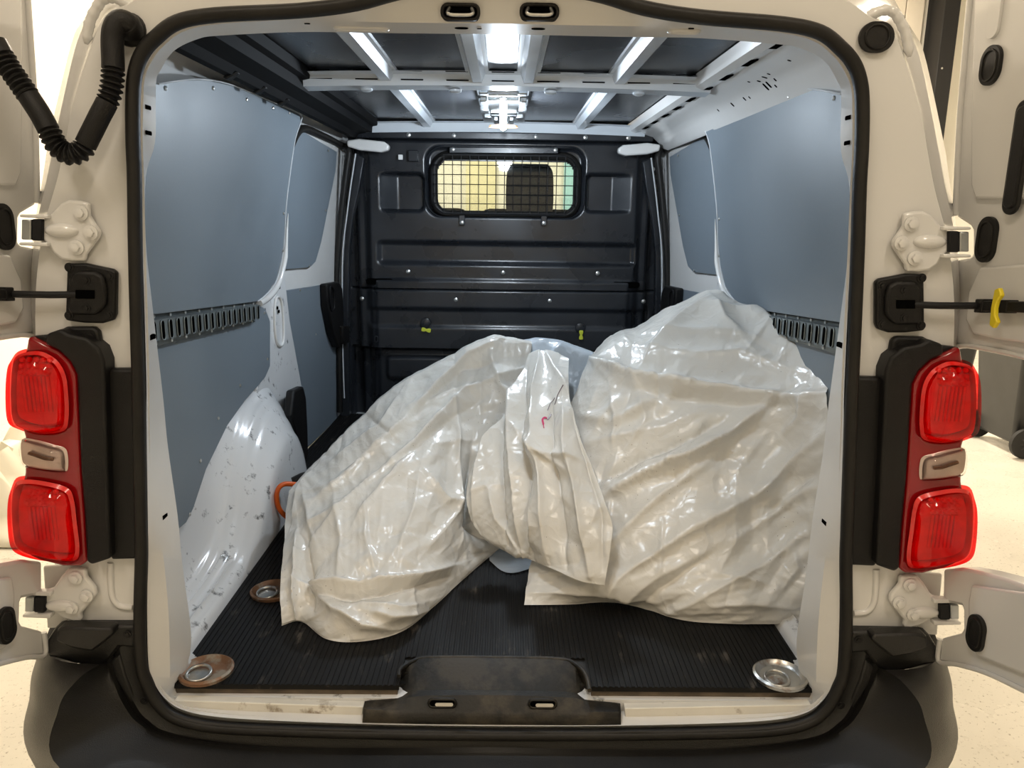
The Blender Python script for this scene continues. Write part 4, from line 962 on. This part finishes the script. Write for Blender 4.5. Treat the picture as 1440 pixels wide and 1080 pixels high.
def drape(name, rows, folds, back, pu, pv, mat_, label, crumple=60, camp=.004, seed=1, size=90, grain=.5, sharp=.0030):
    """rows: list of rows of (u, v, axis, value): spots of the cover with the distance they lie at; folds: traced crease lines"""
    pts = np.array([[P(u, v, **{ax: val}) for u, v, ax, val in r] for r in rows])
    uv = np.array([[(u, v, 0) for u, v, ax, val in r] for r in rows], float)
    G = catgrid(pts, pu, pv); UV = catgrid(uv, pu, pv); U, V = UV[..., 0], UV[..., 1]
    gu, gv = np.gradient(G, axis=0), np.gradient(G, axis=1); nrm = np.cross(gu, gv); nrm /= np.linalg.norm(nrm, axis=-1, keepdims=True)+1e-9
    flip = np.sign(np.sum(nrm*(CAM-G), -1)); nrm *= np.where(flip.mean() < 0, -1, 1)
    H = np.zeros_like(U)
    r_ = np.random.default_rng(seed)
    for line, amp, wd, asym in folds:
        best = np.full_like(U, 1e9); sg = np.zeros_like(U); par = np.zeros_like(U); ns = len(line)-1
        for i in range(ns):
            d, s_, t = seg_d(U, V, line[i], line[i+1]); w_ = d < best
            best = np.where(w_, d, best); sg = np.where(w_, s_, sg); par = np.where(w_, (i+t)/ns, par)
        env = np.sin(np.pi*np.clip(par*.94+.03, 0, 1))**.5
        wide = np.where(sg*asym > 0, wd*2.6, wd)
        H += 2.0*amp*env*np.exp(-(best/(wide*.85)))
    u0, u1, v0, v1 = U.min(), U.max(), V.min(), V.max()
    for i in range(crumple):
        a = (r_.uniform(u0, u1), r_.uniform(v0, v1)); th = r_.normal(.6, .9); L = r_.uniform(.3, 1)*size
        b = (a[0]+L*math.cos(th), a[1]-L*math.sin(th)); d, s_, t = seg_d(U, V, a, b)
        wd = r_.uniform(2.0, 6.5); amp = r_.choice([-1, 1, 1])*r_.uniform(.3, 1.1)*camp*(L/size)
        H += amp*np.sin(np.pi*np.clip(t*.9+.05, 0, 1))*np.exp(-(d/np.where(s_ > 0, wd*2.5, wd)))
    lf = lambda: sum(r_.uniform(.5, 1)*np.sin((U*math.cos(a_)+V*math.sin(a_))/r_.uniform(28, 80)+r_.uniform(0, 6.3)) for a_ in r_.uniform(0, 6.3, 4))
    for k in range(7):                     # sharp straight creases, patchy and bent
        th = r_.normal(grain, .55); lam = r_.uniform(24, 78)
        ph = (U*math.sin(th)+V*math.cos(th))/lam+.45*lf()
        tri = np.abs((ph % 1)*2-1); msk = np.clip(.15+.6*lf(), 0, 1.2)
        H += sharp*lam/30*(tri-.5)*msk
    for k in range(6):                     # finer crinkles
        th = r_.uniform(0, 3.14); lam = r_.uniform(9, 20)
        ph = (U*math.sin(th)+V*math.cos(th))/lam+.5*lf()
        H += sharp*.40*(np.abs((ph % 1)*2-1)-.5)*np.clip(-.25+.6*lf(), 0, 1)
    edge = np.minimum(np.arange(G.shape[0])/5, 1)[:, None]
    G = G+nrm*(H*np.maximum(edge, .25))[..., None]
    if back:
        last = G[-1]; ex = []
        for dy, f, zz_ in back:
            e_ = last.copy(); e_[:, 1] += dy; e_[:, 2] = zz_+(e_[:, 2]-zz_)*f
            e_[:, 1] += .008*np.sin(np.arange(len(e_))*.5+dy*40); ex.append(e_)
        A = [G[-1]]
        ctrl = np.array([G[-2], G[-1]]+ex); cc = np.array([catmull(ctrl[:, j], 8) for j in range(ctrl.shape[1])]).transpose(1, 0, 2)
        G = np.vstack([G, cc[9:]])
    G[..., 2] = np.maximum(G[..., 2], .5875)
    o = MB().grid(G).build(name, mat_, None, 180)
    tag(o, label, 'plastic sheet', 'plastic covers over the load'); return o, G
Y = 'Y'; Z = 'Z'
right_rows = [
 [(737,851,Z,.588),(800,850,Z,.588),(862,847,Z,.588),(912,858,Z,.588),(965,873,Z,.588),(1030,877,Z,.588),(1098,877,Z,.588),(1150,872,Z,.588)],
 [(741,828,Y,.43),(800,826,Y,.40),(863,822,Y,.37),(913,826,Y,.35),(967,836,Y,.325),(1032,840,Y,.315),(1100,840,Y,.31),(1158,838,Y,.285)],
 [(746,795,Y,.50),(800,788,Y,.45),(865,783,Y,.41),(915,783,Y,.385),(970,788,Y,.365),(1035,793,Y,.355),(1102,795,Y,.345),(1163,795,Y,.30)],
 [(762,720,Y,.60),(810,708,Y,.54),(868,703,Y,.50),(920,700,Y,.47),(975,700,Y,.45),(1040,705,Y,.435),(1107,710,Y,.41),(1167,715,Y,.33)],
 [(778,640,Y,.70),(822,630,Y,.63),(875,625,Y,.59),(928,622,Y,.56),(982,622,Y,.53),(1045,625,Y,.51),(1110,630,Y,.47),(1168,635,Y,.36)],
 [(803,570,Y,.80),(838,555,Y,.73),(883,545,Y,.68),(935,543,Y,.64),(990,545,Y,.61),(1050,548,Y,.58),(1112,550,Y,.52),(1165,550,Y,.39)],
 [(822,522,Y,.88),(848,503,Y,.83),(890,494,Y,.79),(940,490,Y,.75),(995,490,Y,.72),(1052,494,Y,.68),(1106,500,Y,.62),(1150,518,Y,.50)],
 [(830,506,Y,.96),(858,481,Y,.93),(897,466,Y,.90),(945,449,Y,.87),(1000,440,Y,.85),(1050,450,Y,.80),(1093,462,Y,.72),(1136,498,Y,.58)],
 [(838,498,Y,1.03),(865,473,Y,1.01),(903,457,Y,.99),(948,432,Y,.97),(1004,408,Y,.95),(1030,424,Y,.90),(1089,455,Y,.78),(1132,493,Y,.64)]]
right_folds = [
 ([(850,512),(894,532),(978,545),(1047,553),(1107,558),(1163,552)], .022, 7, -1),
 ([(870,545),(940,560),(1040,572),(1110,572)], -.014, 8, 1),
 ([(848,700),(908,670),(959,650),(1024,613),(1093,562)], .026, 8, 1),
 ([(845,680),(900,648),(960,624),(1020,590)], -.018, 9, 0),
 ([(862,765),(905,722),(941,690),(996,652)], .012, 6, 1),
 ([(857,825),(978,744),(1060,700),(1117,656),(1156,617)], .018, 8, 1),
 ([(880,838),(1024,762),(1100,715),(1152,682)], .014, 9, 1),
 ([(940,862),(1024,820),(1070,795),(1135,751)], .012, 8, -1),
 ([(900,850),(980,790),(1080,722),(1150,660)], -.010, 10, 0),
 ([(834,506),(880,530),(959,548),(1030,556)], .010, 5, 1),
 ([(1004,418),(964,444),(922,486),(905,510)], .012, 6, 1),
 ([(1006,425),(1020,455),(1040,470)], .010, 6, -1), ([(985,430),(1060,440),(1110,470)], .010, 9, -1),
 ([(930,470),(1000,470),(1060,478)], .008, 6, 1), ([(900,490),(980,502),(1040,498),(1110,520)], .010, 7, 1),
 ([(811,584),(862,596),(918,566),(970,548)], .010, 6, 1), ([(825,625),(880,612),(940,598),(1000,572)], .009, 6, -1),
 ([(860,555),(868,590),(862,625)], .008, 5, 1), ([(900,548),(910,590),(880,640)], .007, 6, -1),
 ([(876,660),(941,651),(987,600)], .008, 5, 1), ([(1140,555),(1128,590),(1100,610)], .010, 6, 1),
 ([(740,836),(800,834),(862,828),(930,850)], .008, 5, 1), ([(1100,830),(1125,800),(1120,780)], .008, 6, 1), ([(1000,850),(1060,848),(1120,855)], .008, 6, 1)]
drape('plastic_cover', right_rows, right_folds, [(.08, .93, .6), (.20, .5, .6), (.26, .02, .595)], 20, 30, film_m, 'largest white plastic cover, draped over the bulky load against right wall', 200, .0085, 3)

Lb = [(396,880,Z,.588),(424,874,Z,.588),(460,899,Z,.588),(510,902,Z,.588),(565,888,Z,.588),(610,853,Z,.588),(650,816,Z,.588),(680,790,Z,.588),(702,772,Z,.60)]
Ub = [(408,692,.72),(440,656,.80),(474,618,.87),(509,587,.93),(545,551,.97),(590,526,1.01),(640,501,1.03),(695,477,1.04),(748,484,1.04)]
left_rows = [Lb]
colmid = [(393,828),(400,775),(401,735)]
lo3 = [P(u, v, **{a: val}) for u, v, a, val in Lb]
for t in (.09, .22, .40, .58, .76, .9):
    r = []
    for j, ((u0, v0, a, val), (u1, v1, y1)) in enumerate(zip(Lb, Ub)):
        y0 = lo3[j][1]; tt = t
        u = u0+(u1-u0)*tt; v = v0+(v1-v0)*tt
        if j == 0: u = np.interp(v, [692, 733, 775, 826, 880], [408, 401, 400, 393, 396])
        if j == 1: u -= 14*math.sin(math.pi*tt)
        yy = y0+(y1-y0)*(tt**1.25) - .035*math.sin(math.pi*tt)
        if j >= 6: yy += .05*math.sin(math.pi*tt)
        r.append((u, v, Y, yy))
    left_rows.append(r)
left_rows.append([(u, v, Y, y) for u, v, y in Ub])
left_folds = [
 ([(699,482),(661,500),(618,543),(563,602),(499,666),(435,713)], .018, 6, -1),
 ([(721,522),(657,547),(618,585),(584,624),(520,683),(431,769)], .016, 7, 1),
 ([(700,510),(650,520),(600,566),(540,620),(480,668)], -.012, 8, 0),
 ([(680,560),(620,600),(575,640),(520,690)], -.010, 8, 0),
 ([(663,639),(660,690),(664,735),(690,760)], -.030, 9, 0),
 ([(640,620),(645,680),(640,720),(600,770)], .012, 8, 1),
 ([(636,795),(584,812),(508,826),(444,825),(423,820)], .018, 6, 1), ([(630,812),(570,828),(500,842),(440,838)], -.014, 7, 0),
 ([(595,665),(625,705),(650,712)], .010, 5, 1), ([(590,660),(580,720),(560,770),(540,800)], .009, 7, 1),
 ([(420,745),(421,800),(420,872)], .020, 5, -1), ([(432,750),(434,800),(440,860)], -.016, 7, 0),
 ([(444,832),(470,860),(508,882),(550,886)], .014, 6, 1), ([(500,850),(560,858),(600,845)], .010, 6, -1), ([(520,866),(545,872),(580,866)], .012, 5, 1),
 ([(430,700),(436,740),(480,720)], .010, 5, 1), ([(470,700),(480,760),(475,815)], .008, 7, 1), ([(520,700),(516,760),(530,810)], .008, 8, -1),
 ([(580,640),(540,690),(500,740)], .010, 6, 1), ([(640,560),(645,610),(640,650)], .009, 6, -1), ([(690,500),(700,540),(720,570)], .012, 6, 1),
 ([(560,560),(540,600),(470,650)], .010, 6, 1), ([(440,665),(425,690),(412,730)], .010, 5, 1)]
drape('plastic_cover', left_rows, left_folds, [(.08, .95, .6), (.2, .5, .6), (.26, .02, .595)], 24, 30, film_m, 'white plastic cover over the low sloping load on the left', 190, .0085, 5)

mid_rows = [
 [(746,500,Y,.98),(756,496,Y,.97),(767,494,Y,.96),(777,494,Y,.95),(788,497,Y,.93),(800,504,Y,.90)],
 [(724,556,Y,.84),(740,551,Y,.82),(756,548,Y,.80),(770,548,Y,.77),(785,551,Y,.74),(800,558,Y,.72)],
 [(684,622,Y,.74),(710,618,Y,.71),(735,614,Y,.67),(761,608,Y,.62),(787,605,Y,.59),(814,610,Y,.58)],
 [(660,676,Y,.66),(695,676,Y,.62),(728,672,Y,.58),(762,666,Y,.54),(800,660,Y,.51),(834,660,Y,.50)],
 [(660,722,Y,.60),(695,728,Y,.56),(728,728,Y,.52),(766,722,Y,.47),(810,714,Y,.43),(850,704,Y,.42)],
 [(674,750,Y,.57),(705,764,Y,.53),(733,774,Y,.49),(771,772,Y,.43),(817,768,Y,.38),(861,748,Y,.37)],
 [(690,764,Y,.57),(712,776,Y,.53),(740,785,Y,.48),(776,800,Y,.40),(815,817,Y,.34),(850,824,Y,.325)]]
mid_folds = [
 ([(735,505),(722,560),(722,620),(728,700),(735,775)], .018, 6, 1), ([(742,520),(738,600),(745,690),(748,778)], -.018, 6, 0),
 ([(760,505),(756,560),(758,620),(768,700),(772,780)], .018, 6, -1), ([(776,560),(772,600),(785,690),(795,800)], -.014, 6, 0),
 ([(790,570),(792,620),(812,700),(830,815)], .016, 5, 1), ([(805,590),(822,640),(845,720),(848,800)], -.010, 5, 0),
 ([(700,540),(690,600),(672,660),(666,730)], .014, 6, 1), ([(712,560),(702,640),(705,720),(715,765)], -.014, 6, 0),
 ([(725,600),(745,622),(780,650),(800,668)], .014, 5, 1), ([(750,640),(780,640),(815,650)], .010, 4, 1), ([(770,500),(785,530),(800,560)], .010, 5, 1),
 ([(690,690),(700,730),(730,772)], .012, 5, -1), ([(750,700),(755,740),(745,775)], .014, 5, 1)]
mo, mg = drape('plastic_bag', mid_rows[::-1], mid_folds, None, 22, 32, film_m, 'crumpled white plastic bag tied in the middle, its tail hanging down', 90, .0075, 9, 60, grain=1.4)
sm = mo.modifiers.new('solid', 'SOLIDIFY'); sm.thickness = .002
mo['category'] = 'plastic bag'
back_rows = [
 [(688,788,Z,.588),(705,802,Z,.588),(722,806,Z,.588),(745,800,Z,.588),(775,790,Z,.588)],
 [(690,760,Y,.80),(707,765,Y,.78),(724,768,Y,.77),(748,765,Y,.76),(780,760,Y,.74)],
 [(700,650,Y,.95),(718,650,Y,.93),(738,650,Y,.92),(765,650,Y,.90),(795,650,Y,.88)],
 [(715,520,Y,1.08),(735,510,Y,1.07),(760,505,Y,1.06),(790,506,Y,1.05),(825,515,Y,1.04)],
 [(718,492,Y,1.12),(738,482,Y,1.11),(762,477,Y,1.10),(795,484,Y,1.09),(838,498,Y,1.08)]]
drape('plastic_sheet', back_rows, [([(738,482),(745,500),(750,540)], .01, 5, 1), ([(790,484),(775,500),(765,530)], .01, 5, 1), ([(700,790),(725,795),(745,790)], .01, 4, 1)], [(.06, .95, .6), (.12, .5, .6), (.14, .02, .595)], 12, 14, film_b, 'bluish plastic sheet behind the tied bag, touching floor in the gap', 30, .005, 11, 50)
# printed marks on the tied bag
def near_mid(u, v):
    best, bp_ = 1e9, None
    A_ = (mg.reshape(-1, 3)-CAM) @ AX.T; uu = A_[:, 0]/A_[:, 2]*FPX+720; vv = A_[:, 1]/A_[:, 2]*FPX+540
    i = int(np.argmin((uu-u)**2+(vv-v)**2)); q = mg.reshape(-1, 3)[i]; d = ray(u, v); t = np.dot(q-CAM, d)/np.dot(d, d)
    return tuple(CAM+d*(t-.0035))
def stroke(pts, r, m):
    return MB().tube(catmull([near_mid(u, v) for u, v in pts], 4), r, 6, flat=.4).build('printed_mark', m, mo, 60)
stroke([(765,602),(764,596),(763,590),(766,587),(769,588)], [.0012]*4+[.003]*9+[.0035]*4, print_pink)
stroke([(770,590),(773,586),(775,582)], .0022, print_grey)
stroke([(770,577),(772,572),(774,567),(778,563),(780,559)], .0012, print_grey)
stroke([(780,569),(782,563),(784,556),(788,548),(792,541)], .0014, print_grey)

# orange hose loop with a black grip poking out at the left
oh = empty('orange_hose', P(400, 720, Y=.88)); tag(oh, 'orange hose loop with black end sticking out from under the left cover', 'hose')
base_ = np.array(oh.location)
hp2 = catmull([np.array(P(u, v, Y=y))-base_ for u, v, y in ((424,683,.86),(412,681,.84),(399,681,.82),(391,688,.81),(389,702,.81),(393,716,.82),(402,726,.84),(412,730,.86))], 6)
MB().tube(hp2, .0075, 12).build('hose', orange, oh, 60)
g0, g1 = [np.array(P(u, v, Y=y))-base_ for u, v, y in ((412,679,.88),(440,668,.90))]
MB().tube([g0, g0*.5+g1*.5, g1], [.017, .020, .017], 14).build('black_end', plastic, oh, 40)
